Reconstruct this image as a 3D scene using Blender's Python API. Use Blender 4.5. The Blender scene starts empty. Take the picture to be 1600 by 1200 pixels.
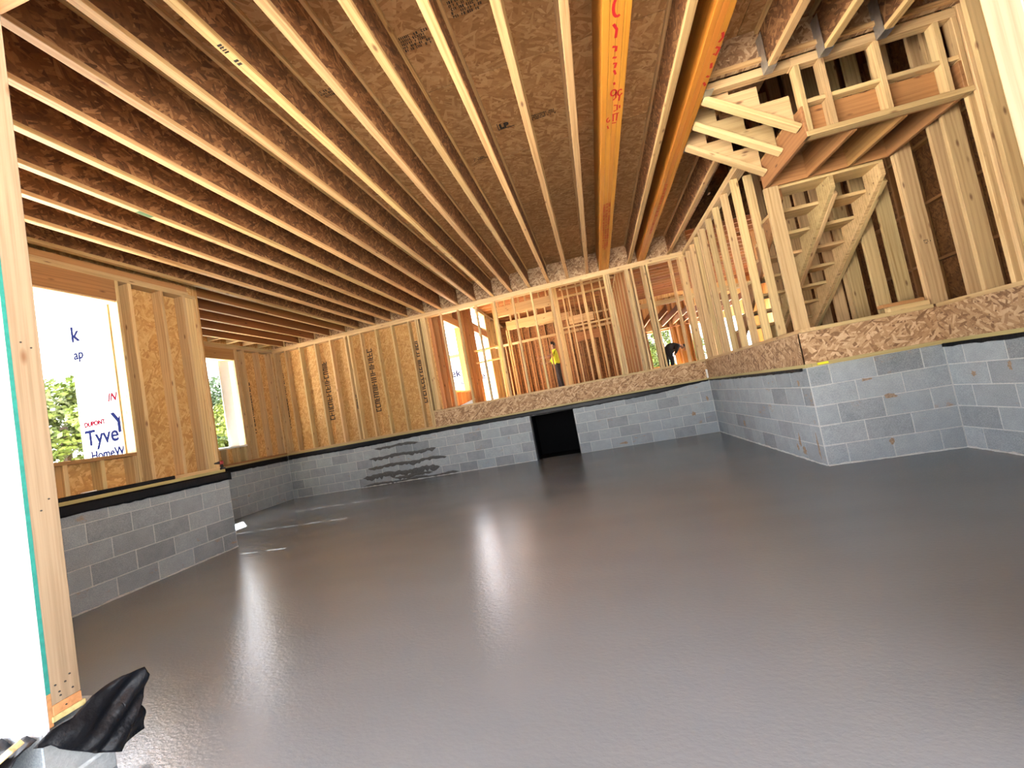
import bpy, bmesh, math, random
from mathutils import Matrix, Vector, noise

random.seed(7)
S = bpy.context.scene
COL = S.collection

# ------------------------------------------------------------------ camera
CAM_H = 1.16
F_PX = 650.26
YAW, PITCH, ROLL = math.radians(11.2028), math.radians(3.2806), math.radians(-10.4645)
fwd = Vector((-math.sin(YAW) * math.cos(PITCH), math.cos(YAW) * math.cos(PITCH), math.sin(PITCH)))
rt0 = Vector((math.cos(YAW), math.sin(YAW), 0))
up0 = rt0.cross(fwd)
rt = math.cos(ROLL) * rt0 + math.sin(ROLL) * up0
up = -math.sin(ROLL) * rt0 + math.cos(ROLL) * up0
cam_d = bpy.data.cameras.new('camera')
cam_d.sensor_width = 36.0
cam_d.lens = F_PX / 1600 * 36.0
cam_d.clip_start = 0.02
cam_d.clip_end = 500
cam = bpy.data.objects.new('camera', cam_d)
COL.objects.link(cam)
m = Matrix.Identity(4)
for i in range(3):
    m[i][0], m[i][1], m[i][2] = rt[i], up[i], -fwd[i]
m.translation = (0, 0, CAM_H)
cam.matrix_world = m
S.camera = cam

# ------------------------------------------------------------------ sky, sun, exposure
SUN_DIR = Vector((-0.395, 0.35, 1.0)).normalized()          # towards the sun
W = bpy.data.worlds.new('sky')
S.world = W
W.use_nodes = True
wn = W.node_tree
bg = wn.nodes['Background']
sky = wn.nodes.new('ShaderNodeTexSky')
sky.sky_type = 'NISHITA'
sky.sun_disc = False
sky.sun_elevation = math.asin(SUN_DIR.z)
sky.sun_rotation = math.atan2(SUN_DIR.x, SUN_DIR.y)
sky.air_density = 1.0
sky.dust_density = 2.5
sky.ozone_density = 1.0
haze = wn.nodes.new('ShaderNodeHueSaturation')              # thin bright summer haze: a paler sky
haze.inputs['Saturation'].default_value = 0.35
wn.links.new(sky.outputs[0], haze.inputs['Color'])
wn.links.new(haze.outputs[0], bg.inputs[0])
bg.inputs[1].default_value = 0.42
sd = bpy.data.lights.new('sun', 'SUN')
sd.energy = 32.0
sd.angle = math.radians(0.6)
sd.color = (1.0, 0.97, 0.92)
so = bpy.data.objects.new('sun', sd)
COL.objects.link(so)
so.location = (-8, 8, 20)
so.rotation_euler = SUN_DIR.to_track_quat('Z', 'Y').to_euler()
S.view_settings.view_transform = 'Standard'
S.view_settings.look = 'None'
S.view_settings.gamma = 1.0
S.view_settings.use_curve_mapping = False
S.view_settings.exposure = 2.55
S.cycles.max_bounces = 7
S.cycles.diffuse_bounces = 5
S.cycles.glossy_bounces = 3
S.cycles.transmission_bounces = 1
S.cycles.use_denoising = True
S.cycles.sample_clamp_indirect = 8.0

# ------------------------------------------------------------------ materials
def new_mat(name):
    mt = bpy.data.materials.new(name)
    mt.use_nodes = True
    nt = mt.node_tree
    return mt, nt, nt.nodes['Principled BSDF']

def nd(nt, t, **kw):
    n = nt.nodes.new('ShaderNode' + t)
    for k, v in kw.items():
        if k.startswith('i_'):
            n.inputs[k[2:].replace('_', ' ')].default_value = v
        else:
            setattr(n, k, v)
    return n

def ramp(nt, stops, fac=None):
    r = nt.nodes.new('ShaderNodeValToRGB')
    e = r.color_ramp.elements
    while len(e) < len(stops):
        e.new(0.5)
    for el, (p, c) in zip(e, stops):
        el.position = p
        el.color = (c[0], c[1], c[2], 1) if len(c) == 3 else c
    if fac is not None:
        nt.links.new(fac, r.inputs[0])
    return r

def obj_coords(nt, spread=40.0):
    """object coordinates, shifted by the object's own random number"""
    tc = nd(nt, 'TexCoord')
    oi = nd(nt, 'ObjectInfo')
    mu = nd(nt, 'Math', operation='MULTIPLY')
    mu.inputs[1].default_value = spread
    nt.links.new(oi.outputs['Random'], mu.inputs[0])
    ad = nd(nt, 'VectorMath', operation='ADD')
    nt.links.new(tc.outputs['Object'], ad.inputs[0])
    nt.links.new(mu.outputs[0], ad.inputs[1])
    return ad.outputs[0], oi

def scaled(nt, vec, s, rot=(0, 0, 0)):
    mp = nd(nt, 'Mapping')
    mp.inputs['Scale'].default_value = s
    mp.inputs['Rotation'].default_value = rot
    nt.links.new(vec, mp.inputs['Vector'])
    return mp.outputs[0]

def mixc(nt, fac, a, b, mode='MIX'):
    mx = nd(nt, 'Mix', data_type='RGBA', blend_type=mode)
    if isinstance(fac, (int, float)):
        mx.inputs[0].default_value = fac
    else:
        nt.links.new(fac, mx.inputs[0])
    for sock, v in ((mx.inputs[6], a), (mx.inputs[7], b)):
        if isinstance(v, tuple):
            sock.default_value = (v[0], v[1], v[2], 1)
        else:
            nt.links.new(v, sock)
    return mx.outputs[2]

def lumber_mat(name, light, dark, knot=(0.16, 0.07, 0.025), var=0.35, rough=0.62, knots=True):
    mt, nt, b = new_mat(name)
    v, oi = obj_coords(nt)
    warp = nd(nt, 'TexNoise', i_Scale=1.6, i_Detail=2.0)
    nt.links.new(scaled(nt, v, (0.5, 3, 3)), warp.inputs['Vector'])
    wm = nd(nt, 'VectorMath', operation='MULTIPLY_ADD')
    wm.inputs[1].default_value = (0, 0.02, 0.02)
    nt.links.new(warp.outputs['Color'], wm.inputs[0])
    nt.links.new(v, wm.inputs[2])
    g = nd(nt, 'TexNoise', i_Scale=1.0, i_Detail=5.0, i_Roughness=0.65)
    nt.links.new(scaled(nt, wm.outputs[0], (1.3, 85, 85)), g.inputs['Vector'])
    g2 = nd(nt, 'TexNoise', i_Scale=1.0, i_Detail=2.0)
    nt.links.new(scaled(nt, wm.outputs[0], (0.5, 16, 16)), g2.inputs['Vector'])
    am = nd(nt, 'Math', operation='MULTIPLY_ADD')
    am.inputs[1].default_value = 0.45
    nt.links.new(g2.outputs[0], am.inputs[0])
    m2 = nd(nt, 'Math', operation='MULTIPLY')
    m2.inputs[1].default_value = 0.6
    nt.links.new(g.outputs[0], m2.inputs[0])
    nt.links.new(m2.outputs[0], am.inputs[2])
    wvt = nd(nt, 'TexWave', wave_type='BANDS', bands_direction='Y', i_Scale=5.0, i_Distortion=7.0, i_Detail=2.0, i_Detail_Scale=0.7)
    nt.links.new(scaled(nt, v, (0.35, 1.6, 1.6)), wvt.inputs['Vector'])
    wad = nd(nt, 'Math', operation='MULTIPLY_ADD')
    wad.inputs[1].default_value = 0.11
    nt.links.new(wvt.outputs['Fac'], wad.inputs[0])
    nt.links.new(am.outputs[0], wad.inputs[2])
    am = wad
    r = ramp(nt, [(0.36, dark), (0.62, light), (0.85, tuple(min(1, c * 1.15) for c in light))], am.outputs[0])
    col = r.outputs[0]
    if knots:
        vo = nd(nt, 'TexVoronoi', i_Scale=1.0, feature='F1')
        nt.links.new(scaled(nt, wm.outputs[0], (3.2, 9, 9)), vo.inputs['Vector'])
        kr = ramp(nt, [(0.05, (0.85, 0.85, 0.85)), (0.14, (0, 0, 0))], vo.outputs['Distance'])
        col = mixc(nt, kr.outputs[0], col, knot)
    # each board a little lighter or darker, redder or yellower
    hs = nd(nt, 'HueSaturation')
    nt.links.new(col, hs.inputs['Color'])
    mr = nd(nt, 'MapRange')
    mr.inputs[3].default_value = 1 - var * 0.6
    mr.inputs[4].default_value = 1 + var * 0.4
    nt.links.new(oi.outputs['Random'], mr.inputs[0])
    nt.links.new(mr.outputs[0], hs.inputs['Value'])
    wn_ = nd(nt, 'TexWhiteNoise', noise_dimensions='1D')
    nt.links.new(oi.outputs['Random'], wn_.inputs['W'])
    mr2 = nd(nt, 'MapRange')
    mr2.inputs[3].default_value = 0.49
    mr2.inputs[4].default_value = 0.507
    nt.links.new(wn_.outputs[0], mr2.inputs[0])
    nt.links.new(mr2.outputs[0], hs.inputs['Hue'])
    nt.links.new(hs.outputs[0], b.inputs['Base Color'])
    b.inputs['Roughness'].default_value = rough
    bp = nd(nt, 'Bump', i_Strength=0.15, i_Distance=0.002)
    nt.links.new(g.outputs[0], bp.inputs['Height'])
    nt.links.new(bp.outputs[0], b.inputs['Normal'])
    return mt

def osb_mat(name, stops, scale=1.0, rough=0.7, var=0.12):
    mt, nt, b = new_mat(name)
    v, oi = obj_coords(nt)
    warp = nd(nt, 'TexNoise', i_Scale=7.0 * scale, i_Detail=1.0)
    nt.links.new(v, warp.inputs['Vector'])
    wm = nd(nt, 'VectorMath', operation='MULTIPLY_ADD')
    wm.inputs[1].default_value = (0.012, 0.012, 0)
    nt.links.new(warp.outputs['Color'], wm.inputs[0])
    nt.links.new(v, wm.inputs[2])
    layers = []
    for k, (ang, sx, sy) in enumerate(((0.25, 9, 42), (-0.55, 8, 38), (1.25, 10, 36), (2.4, 11, 45))):
        vo = nd(nt, 'TexVoronoi', i_Scale=1.0, feature='F1', voronoi_dimensions='2D')
        nt.links.new(scaled(nt, scaled(nt, wm.outputs[0], (1, 1, 1), (0, 0, ang)), (sx * scale, sy * scale, 1)), vo.inputs['Vector'])
        se = nd(nt, 'SeparateColor')
        nt.links.new(vo.outputs['Color'], se.inputs[0])
        layers.append(se)
    # pick the strand on top: layer with the larger random height
    cur_h, cur_v = layers[0].outputs[0], layers[0].outputs[1]
    for L in layers[1:]:
        gt = nd(nt, 'Math', operation='GREATER_THAN')
        nt.links.new(L.outputs[0], gt.inputs[0])
        nt.links.new(cur_h, gt.inputs[1])
        mx = nd(nt, 'Mix', data_type='FLOAT')
        nt.links.new(gt.outputs[0], mx.inputs[0])
        nt.links.new(cur_v, mx.inputs[2])
        nt.links.new(L.outputs[1], mx.inputs[3])
        mh = nd(nt, 'Math', operation='MAXIMUM')
        nt.links.new(L.outputs[0], mh.inputs[0])
        nt.links.new(cur_h, mh.inputs[1])
        cur_h, cur_v = mh.outputs[0], mx.outputs[0]
    fine = nd(nt, 'TexNoise', i_Scale=60.0, i_Detail=2.0)
    nt.links.new(v, fine.inputs['Vector'])
    ad = nd(nt, 'Math', operation='MULTIPLY_ADD')
    ad.inputs[1].default_value = 0.25
    nt.links.new(fine.outputs[0], ad.inputs[0])
    m2 = nd(nt, 'Math', operation='MULTIPLY')
    m2.inputs[1].default_value = 0.8
    nt.links.new(cur_v, m2.inputs[0])
    nt.links.new(m2.outputs[0], ad.inputs[2])
    r = ramp(nt, stops, ad.outputs[0])
    hs = nd(nt, 'HueSaturation')
    nt.links.new(r.outputs[0], hs.inputs['Color'])
    mr = nd(nt, 'MapRange')
    mr.inputs[3].default_value = 1 - var
    mr.inputs[4].default_value = 1 + var
    nt.links.new(oi.outputs['Random'], mr.inputs[0])
    nt.links.new(mr.outputs[0], hs.inputs['Value'])
    nt.links.new(hs.outputs[0], b.inputs['Base Color'])
    b.inputs['Roughness'].default_value = rough
    bp = nd(nt, 'Bump', i_Strength=0.25, i_Distance=0.003)
    nt.links.new(cur_h, bp.inputs['Height'])
    nt.links.new(bp.outputs[0], b.inputs['Normal'])
    return mt

def plain_mat(name, col, rough=0.6, metal=0.0, bump=0.0, bscale=30.0, var=0.0, spec=0.5):
    mt, nt, b = new_mat(name)
    b.inputs['Roughness'].default_value = rough
    b.inputs['Metallic'].default_value = metal
    b.inputs['Specular IOR Level'].default_value = spec
    v, oi = obj_coords(nt)
    n = nd(nt, 'TexNoise', i_Scale=bscale, i_Detail=4.0)
    nt.links.new(v, n.inputs['Vector'])
    r = ramp(nt, [(0.3, tuple(c * (1 - var) for c in col)), (0.7, tuple(min(1, c * (1 + var)) for c in col))], n.outputs[0])
    nt.links.new(r.outputs[0], b.inputs['Base Color'])
    if bump:
        bp = nd(nt, 'Bump', i_Strength=bump, i_Distance=0.01)
        nt.links.new(n.outputs[0], bp.inputs['Height'])
        nt.links.new(bp.outputs[0], b.inputs['Normal'])
    return mt

def block_mat():
    mt, nt, b = new_mat('concrete_block')
    v, oi = obj_coords(nt)
    sp = nd(nt, 'TexNoise', i_Scale=140.0, i_Detail=3.0)
    nt.links.new(v, sp.inputs['Vector'])
    cl = nd(nt, 'TexNoise', i_Scale=6.0, i_Detail=4.0, i_Roughness=0.7)
    nt.links.new(v, cl.inputs['Vector'])
    base = ramp(nt, [(0.0, (0.115, 0.142, 0.162)), (0.15, (0.195, 0.235, 0.262)), (0.45, (0.275, 0.328, 0.36)), (1.0, (0.34, 0.40, 0.435))], oi.outputs['Random'])
    c = mixc(nt, 0.35, base.outputs[0], ramp(nt, [(0.3, (0.19, 0.22, 0.24)), (0.7, (0.45, 0.49, 0.525))], cl.outputs[0]).outputs[0])
    c = mixc(nt, 0.3, c, ramp(nt, [(0.35, (0.14, 0.15, 0.16)), (0.65, (0.5, 0.52, 0.53))], sp.outputs[0]).outputs[0])
    # clay smears left on some blocks
    st = nd(nt, 'TexNoise', i_Scale=2.3, i_Detail=5.0, i_Roughness=0.75)
    nt.links.new(scaled(nt, v, (1, 1.6, 1)), st.inputs['Vector'])
    sr = ramp(nt, [(0.615, (0, 0, 0)), (0.70, (0.7, 0.7, 0.7))], st.outputs[0])
    c = mixc(nt, sr.outputs[0], c, (0.34, 0.215, 0.115))
    nt.links.new(c, b.inputs['Base Color'])
    b.inputs['Roughness'].default_value = 0.88
    b.inputs['Specular IOR Level'].default_value = 0.25
    bp = nd(nt, 'Bump', i_Strength=0.35, i_Distance=0.003)
    nt.links.new(sp.outputs[0], bp.inputs['Height'])
    nt.links.new(bp.outputs[0], b.inputs['Normal'])
    return mt

def slab_mat():
    mt, nt, b = new_mat('fresh_concrete')
    tc = nd(nt, 'TexCoord')
    v = tc.outputs['Object']
    big = nd(nt, 'TexNoise', i_Scale=0.42, i_Detail=3.0, i_Roughness=0.55)
    nt.links.new(v, big.inputs['Vector'])
    col = ramp(nt, [(0.30, (0.142, 0.162, 0.172)), (0.52, (0.158, 0.183, 0.198)), (0.75, (0.172, 0.200, 0.220))], big.outputs[0])
    # trowel sweeps
    wv = nd(nt, 'TexNoise', i_Scale=1.0, i_Detail=2.0)
    nt.links.new(scaled(nt, v, (0.5, 2.2, 1), (0, 0, 0.5)), wv.inputs['Vector'])
    c2 = mixc(nt, 0.08, col.outputs[0], ramp(nt, [(0.35, (0.08, 0.08, 0.08)), (0.65, (0.2, 0.2, 0.205))], wv.outputs[0]).outputs[0])
    nt.links.new(c2, b.inputs['Base Color'])
    b.inputs['Roughness'].default_value = 0.21
    b.inputs['Specular IOR Level'].default_value = 0.45
    # relief: fine pebbling, long ridges
    fine = nd(nt, 'TexNoise', i_Scale=38.0, i_Detail=4.0, i_Roughness=0.6)
    nt.links.new(scaled(nt, v, (1, 1.5, 1), (0, 0, 0.4)), fine.inputs['Vector'])
    bp1 = nd(nt, 'Bump', i_Strength=0.25, i_Distance=0.006)
    nt.links.new(fine.outputs[0], bp1.inputs['Height'])
    nt.links.new(bp1.outputs[0], b.inputs['Normal'])
    return mt

M = {}
M['pine'] = lumber_mat('pine_lumber', (0.60, 0.435, 0.21), (0.38, 0.235, 0.09))
M['post'] = lumber_mat('jamb_lumber_dimmed', (0.30, 0.222, 0.140), (0.19, 0.125, 0.068))  # pine darkened in colour to offset the strong light on both posts
M['joist'] = lumber_mat('joist_flange', (0.62, 0.41, 0.175), (0.36, 0.195, 0.062))
M['fir'] = lumber_mat('fir_board', (0.38, 0.195, 0.070), (0.26, 0.12, 0.040), knot=(0.09, 0.03, 0.012))
M['redfir'] = lumber_mat('red_fir_joist', (0.27, 0.11, 0.028), (0.17, 0.06, 0.016), knot=(0.05, 0.015, 0.008))
M['treated'] = lumber_mat('treated_plate', (0.46, 0.39, 0.17), (0.32, 0.26, 0.10), knots=False)
M['lvl'] = lumber_mat('laminated_beam', (0.54, 0.215, 0.025), (0.40, 0.14, 0.014), knots=False, var=0.1, rough=0.45)
M['osb'] = osb_mat('osb_wall', [(0.0, (0.15, 0.055, 0.014)), (0.10, (0.42, 0.215, 0.062)), (0.5, (0.54, 0.305, 0.098)), (0.9, (0.66, 0.42, 0.175))], scale=1.15)
M['osbrim'] = osb_mat('osb_rim', [(0.0, (0.10, 0.045, 0.018)), (0.3, (0.28, 0.155, 0.072)), (0.6, (0.40, 0.25, 0.13)), (0.9, (0.56, 0.40, 0.24))], scale=1.15)
M['osbdeck'] = osb_mat('osb_deck', [(0.0, (0.15, 0.055, 0.016)), (0.13, (0.31, 0.15, 0.05)), (0.55, (0.41, 0.22, 0.082)), (0.95, (0.54, 0.33, 0.15))], scale=0.95)
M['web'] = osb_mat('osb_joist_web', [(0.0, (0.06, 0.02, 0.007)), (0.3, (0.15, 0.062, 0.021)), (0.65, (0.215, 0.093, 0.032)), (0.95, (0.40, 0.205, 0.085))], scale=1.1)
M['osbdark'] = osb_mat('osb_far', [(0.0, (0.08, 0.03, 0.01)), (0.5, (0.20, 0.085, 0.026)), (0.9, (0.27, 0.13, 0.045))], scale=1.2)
M['block'] = block_mat()
M['mortar'] = plain_mat('mortar', (0.47, 0.49, 0.49), 0.9, bump=0.3, bscale=60, var=0.12)
M['wetmortar'] = plain_mat('wet_mortar', (0.085, 0.088, 0.085), 0.75, bump=0.5, bscale=40, var=0.25)
M['slab'] = slab_mat()
M['plastic'] = plain_mat('black_plastic', (0.0035, 0.004, 0.006), 0.42, bump=0.5, bscale=22, var=0.2, spec=0.28)
M['clay'] = plain_mat('dried_clay', (0.29, 0.215, 0.15), 0.95, bump=0.4, bscale=60, var=0.3)
M['void'] = plain_mat('black_liner', (0.004, 0.004, 0.0045), 0.9, spec=0.05)
M['wrap'] = plain_mat('house_wrap', (0.62, 0.64, 0.68), 0.6, bump=0.12, bscale=9, var=0.03)
M['green'] = plain_mat('green_sheathing_edge', (0.012, 0.19, 0.155), 0.7, bump=0.2, bscale=50, var=0.15)
M['steel'] = plain_mat('galvanised_steel', (0.42, 0.44, 0.45), 0.38, metal=0.85, bscale=20, var=0.15)
M['paintgreen'] = plain_mat('green_paint', (0.05, 0.11, 0.03), 0.7)
M['ink'] = plain_mat('black_ink', (0.025, 0.02, 0.018), 0.7)
M['redink'] = plain_mat('red_ink', (0.42, 0.008, 0.012), 0.6)
M['blueink'] = plain_mat('blue_ink', (0.0045, 0.0065, 0.026), 0.9, spec=0.0)
M['pinkink'] = plain_mat('pink_ink', (0.055, 0.003, 0.008), 0.9, spec=0.0)
M['yellow'] = plain_mat('yellow_board', (0.22, 0.145, 0.015), 0.6, var=0.1)
M['dirt'] = plain_mat('dirt', (0.54, 0.50, 0.45), 0.95, bump=0.6, bscale=3, var=0.25)
M['shingle'] = plain_mat('grey_shingle', (0.35, 0.35, 0.36), 0.9, bump=0.4, bscale=12, var=0.2)
M['bark'] = plain_mat('bark', (0.10, 0.07, 0.05), 0.9, bump=0.6, bscale=10, var=0.3)
M['leaf'] = plain_mat('leaf', (0.070, 0.100, 0.016), 0.55, bscale=1.2, var=0.55)
M['leaf2'] = plain_mat('leaf_dark', (0.022, 0.048, 0.012), 0.55, bscale=1.0, var=0.5)
M['skin'] = plain_mat('skin', (0.30, 0.16, 0.10), 0.5)
M['hair'] = plain_mat('hair', (0.015, 0.012, 0.01), 0.6)
M['shirt_y'] = plain_mat('yellow_shirt', (0.62, 0.66, 0.04), 0.8, bump=0.2, bscale=20, var=0.1)
M['cloth_k'] = plain_mat('black_cloth', (0.010, 0.010, 0.012), 0.85, bump=0.2, bscale=20, var=0.2)
M['trouser'] = plain_mat('dark_trousers', (0.035, 0.028, 0.028), 0.85, bump=0.2, bscale=20, var=0.2)
M['red'] = plain_mat('red_tool', (0.35, 0.03, 0.03), 0.5)
M['white'] = plain_mat('white_scrap', (0.8, 0.8, 0.78), 0.7, var=0.03)
M['neon'] = plain_mat('yellow_tape', (0.75, 0.78, 0.03), 0.5)

# ------------------------------------------------------------------ building helpers
def tag(o, label=None, cat=None, group=None, kind=None):
    if label: o['label'] = label
    if cat: o['category'] = cat
    if group: o['group'] = group
    if kind: o['kind'] = kind
    return o

def empty(name, loc=(0, 0, 0), label=None, cat=None, group=None, kind=None):
    o = bpy.data.objects.new(name, None)
    o.empty_display_size = 0.1
    o.location = loc
    COL.objects.link(o)
    return tag(o, label, cat, group, kind)

def world_of(o):
    mw = o.matrix_parent_inverse @ o.matrix_basis
    return world_of(o.parent) @ mw if o.parent else mw

def adopt(o, parent, mw):
    o.matrix_basis = mw
    if parent is not None:
        o.parent = parent
        o.matrix_parent_inverse = world_of(parent).inverted()
    return o

_cache = {}
def box_mesh(L, w, t, mat, bev=0.0025):
    key = (round(L, 3), round(w, 3), round(t, 3), mat, bev)
    if key in _cache:
        return _cache[key]
    bm = bmesh.new()
    bmesh.ops.create_cube(bm, size=1)
    bmesh.ops.scale(bm, vec=(L, w, t), verts=bm.verts)
    if bev and min(L, w, t) > 3 * bev:
        bmesh.ops.bevel(bm, geom=bm.edges[:], offset=bev, segments=1, affect='EDGES')
    me = bpy.data.meshes.new('member')
    bm.to_mesh(me)
    bm.free()
    me.materials.append(M[mat])
    _cache[key] = me
    return me

AX = [Vector((1, 0, 0)), Vector((0, 1, 0)), Vector((0, 0, 1))]
def bd(name, parent, xr, yr, zr, mat, bev=0.0025, label=None):
    """axis-aligned board; its longest side becomes local X (the grain), the thinnest local Z"""
    d = [xr[1] - xr[0], yr[1] - yr[0], zr[1] - zr[0]]
    order = sorted(range(3), key=lambda i: -d[i])
    a, b_, c = (AX[i].copy() for i in order)
    if a.cross(b_).dot(c) < 0:
        c = -c
    mw = Matrix.Identity(4)
    for i in range(3):
        mw[i][0], mw[i][1], mw[i][2] = a[i], b_[i], c[i]
    mw.translation = ((xr[0] + xr[1]) / 2, (yr[0] + yr[1]) / 2, (zr[0] + zr[1]) / 2)
    o = bpy.data.objects.new(name, box_mesh(d[order[0]], d[order[1]], d[order[2]], mat, bev))
    COL.objects.link(o)
    adopt(o, parent, mw)
    if label: o['label'] = label
    return o

def member(name, parent, p0, p1, w, t, wdir, mat, bev=0.0025):
    """a board from p0 to p1, its wide side w along wdir, thickness t"""
    p0, p1 = Vector(p0), Vector(p1)
    a = (p1 - p0)
    L = a.length
    a.normalize()
    wd = Vector(wdir)
    wd = (wd - a * wd.dot(a)).normalized()
    c = a.cross(wd)
    mw = Matrix.Identity(4)
    for i in range(3):
        mw[i][0], mw[i][1], mw[i][2] = a[i], wd[i], c[i]
    mw.translation = (p0 + p1) / 2
    o = bpy.data.objects.new(name, box_mesh(L, w, t, mat, bev))
    COL.objects.link(o)
    return adopt(o, parent, mw)

def from_bm(name, parent, bm, mat, smooth=False):
    """link a bmesh given in world coordinates as one object"""
    me = bpy.data.meshes.new(name)
    bm.normal_update()
    bm.to_mesh(me)
    bm.free()
    for mm in (mat if isinstance(mat, (list, tuple)) else [mat]):
        me.materials.append(M[mm])
    if smooth:
        for p in me.polygons: p.use_smooth = True
    o = bpy.data.objects.new(name, me)
    COL.objects.link(o)
    return adopt(o, parent, Matrix.Identity(4))

def centred(name, parent, bm, mat, smooth=False):
    """as from_bm, with the origin moved to the shape's middle"""
    co = [v.co for v in bm.verts]
    c = Vector([(min(x[i] for x in co) + max(x[i] for x in co)) / 2 for i in range(3)])
    bmesh.ops.translate(bm, vec=-c, verts=bm.verts)
    o = from_bm(name, parent, bm, mat, smooth)
    return adopt(o, parent, Matrix.Translation(c))

def add_box(bm, x0, x1, y0, y1, z0, z1):
    r = bmesh.ops.create_cube(bm, size=1)
    for v in r['verts']:
        v.co = Vector((x0 if v.co.x < 0 else x1, y0 if v.co.y < 0 else y1, z0 if v.co.z < 0 else z1))

def prism(name, parent, pts, axis, a0, a1, mat):
    """polygon pts drawn in the plane across axis (0: y,z  1: x,z  2: x,y), given thickness a0..a1"""
    bm = bmesh.new()
    def P(u, v, a):
        return Vector((a, u, v)) if axis == 0 else Vector((u, a, v)) if axis == 1 else Vector((u, v, a))
    v0 = [bm.verts.new(P(u, v, a0)) for u, v in pts]
    v1 = [bm.verts.new(P(u, v, a1)) for u, v in pts]
    bm.faces.new(v0)
    bm.faces.new(v1[::-1])
    n = len(pts)
    for i in range(n):
        bm.faces.new((v0[i], v0[(i + 1) % n], v1[(i + 1) % n], v1[i]))
    bmesh.ops.recalc_face_normals(bm, faces=bm.faces)
    return centred(name, parent, bm, mat)

CH = 0.2032                     # one course of block
def block_wall(parent, axis, face, sgn, a0, a1, courses=5, hole=None, phase=0.0, depth=0.19, z_base=0.0, half_start=0):
    """blocks laid along x (axis 0) or y (axis 1); the visible face stands at `face`, the wall goes back along sgn"""
    for c in range(courses):
        z0, z1 = z_base + c * CH, z_base + (c + 1) * CH
        off = phase + (0.2032 if (c + half_start) % 2 else 0.0)
        k = math.floor((a0 - off) / 0.4064)
        while True:
            s = off + k * 0.4064
            k += 1
            if s >= a1 - 0.02:
                break
            e = min(s + 0.4064, a1)
            s = max(s, a0)
            segs = [(s, e)]
            if hole and z0 < hole[2] - 0.03:
                segs = []
                if s < hole[0]: segs.append((s, min(e, hole[0])))
                if e > hole[1]: segs.append((max(s, hole[1]), e))
            for q0, q1 in segs:
                if q1 - q0 < 0.04:
                    continue
                g = 0.005
                pr = random.uniform(-0.001, 0.0015)
                f0, f1 = sorted((face - sgn * pr, face + sgn * depth))
                r = (q0 + g, q1 - g)
                if axis == 0:
                    bd('block', parent, r, (f0, f1), (z0 + g, z1 - g), 'block', 0.003)
                else:
                    bd('block', parent, (f0, f1), r, (z0 + g, z1 - g), 'block', 0.003)

def core(name, boxes, mat, label=None):
    """root mesh of a wall: the mortar the blocks are bedded in"""
    bm = bmesh.new()
    for b in boxes:
        add_box(bm, *b)
    o = from_bm(name, None, bm, mat)
    tag(o, kind='structure', label=label)
    return o

def bead(parent, p0, p1, nrm, seed):
    """ragged lip of concrete where the slab meets the block"""
    rnd = random.Random(seed)
    p0, p1, nrm = Vector(p0), Vector(p1), Vector(nrm)
    n = max(6, int((p1 - p0).length / 0.05))
    bm = bmesh.new()
    prev = None
    for i in range(n + 1):
        q = p0.lerp(p1, i / n)
        h = rnd.uniform(0.006, 0.02)
        w = rnd.uniform(0.008, 0.022)
        row = [bm.verts.new(q + Vector((0, 0, h))), bm.verts.new(q + nrm * w * 0.7 + Vector((0, 0, h * 0.7))), bm.verts.new(q + nrm * w + Vector((0, 0, -0.004)))]
        if prev:
            for j in range(2):
                bm.faces.new((prev[j], row[j], row[j + 1], prev[j + 1]))
        prev = row
    return centred('mortar_bead', parent, bm, 'mortar')

def print_marks(name, parent, origin, u, v, nrm, length, rows, rowh, seed, mat='ink', density=0.75):
    """stamped print too small to read: rows of short strokes along u"""
    rnd = random.Random(seed)
    o, u, v, nrm = Vector(origin), Vector(u), Vector(v), Vector(nrm)
    bm = bmesh.new()
    def quad(a0, a1, b0, b1):
        q = [bm.verts.new(o + u * a + v * b + nrm * 0.0012) for a, b in ((a0, b0), (a1, b0), (a1, b1), (a0, b1))]
        bm.faces.new(q)
    for r in range(rows):
        x = rnd.uniform(0, 0.05) * length
        while x < length * (rnd.uniform(0.8, 1.0) if rowh < 0.1 else 0.98):
            w = rowh * rnd.uniform(0.25, 0.6) if rowh < 0.1 else rowh * rnd.uniform(0.35, 0.7)
            if rnd.random() < density:
                b0 = r * rowh * 1.25
                s = min(rowh * 0.27, 0.024)
                k = rnd.randrange(5)
                quad(x, x + s, b0, b0 + rowh)
                if k in (0, 1): quad(x, x + w, b0, b0 + s)
                if k in (1, 2): quad(x, x + w, b0 + rowh - s, b0 + rowh)
                if k in (0, 3): quad(x, x + w, b0 + rowh * 0.45, b0 + rowh * 0.45 + s)
                if k in (2, 4): quad(x + w - s, x + w, b0, b0 + rowh)
            x += w + min(rowh, 0.06) * rnd.uniform(0.15, 0.35)
    if not bm.faces:
        quad(0, length, 0, rowh)
    bmesh.ops.recalc_face_normals(bm, faces=bm.faces)
    return centred(name, parent, bm, mat)

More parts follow.
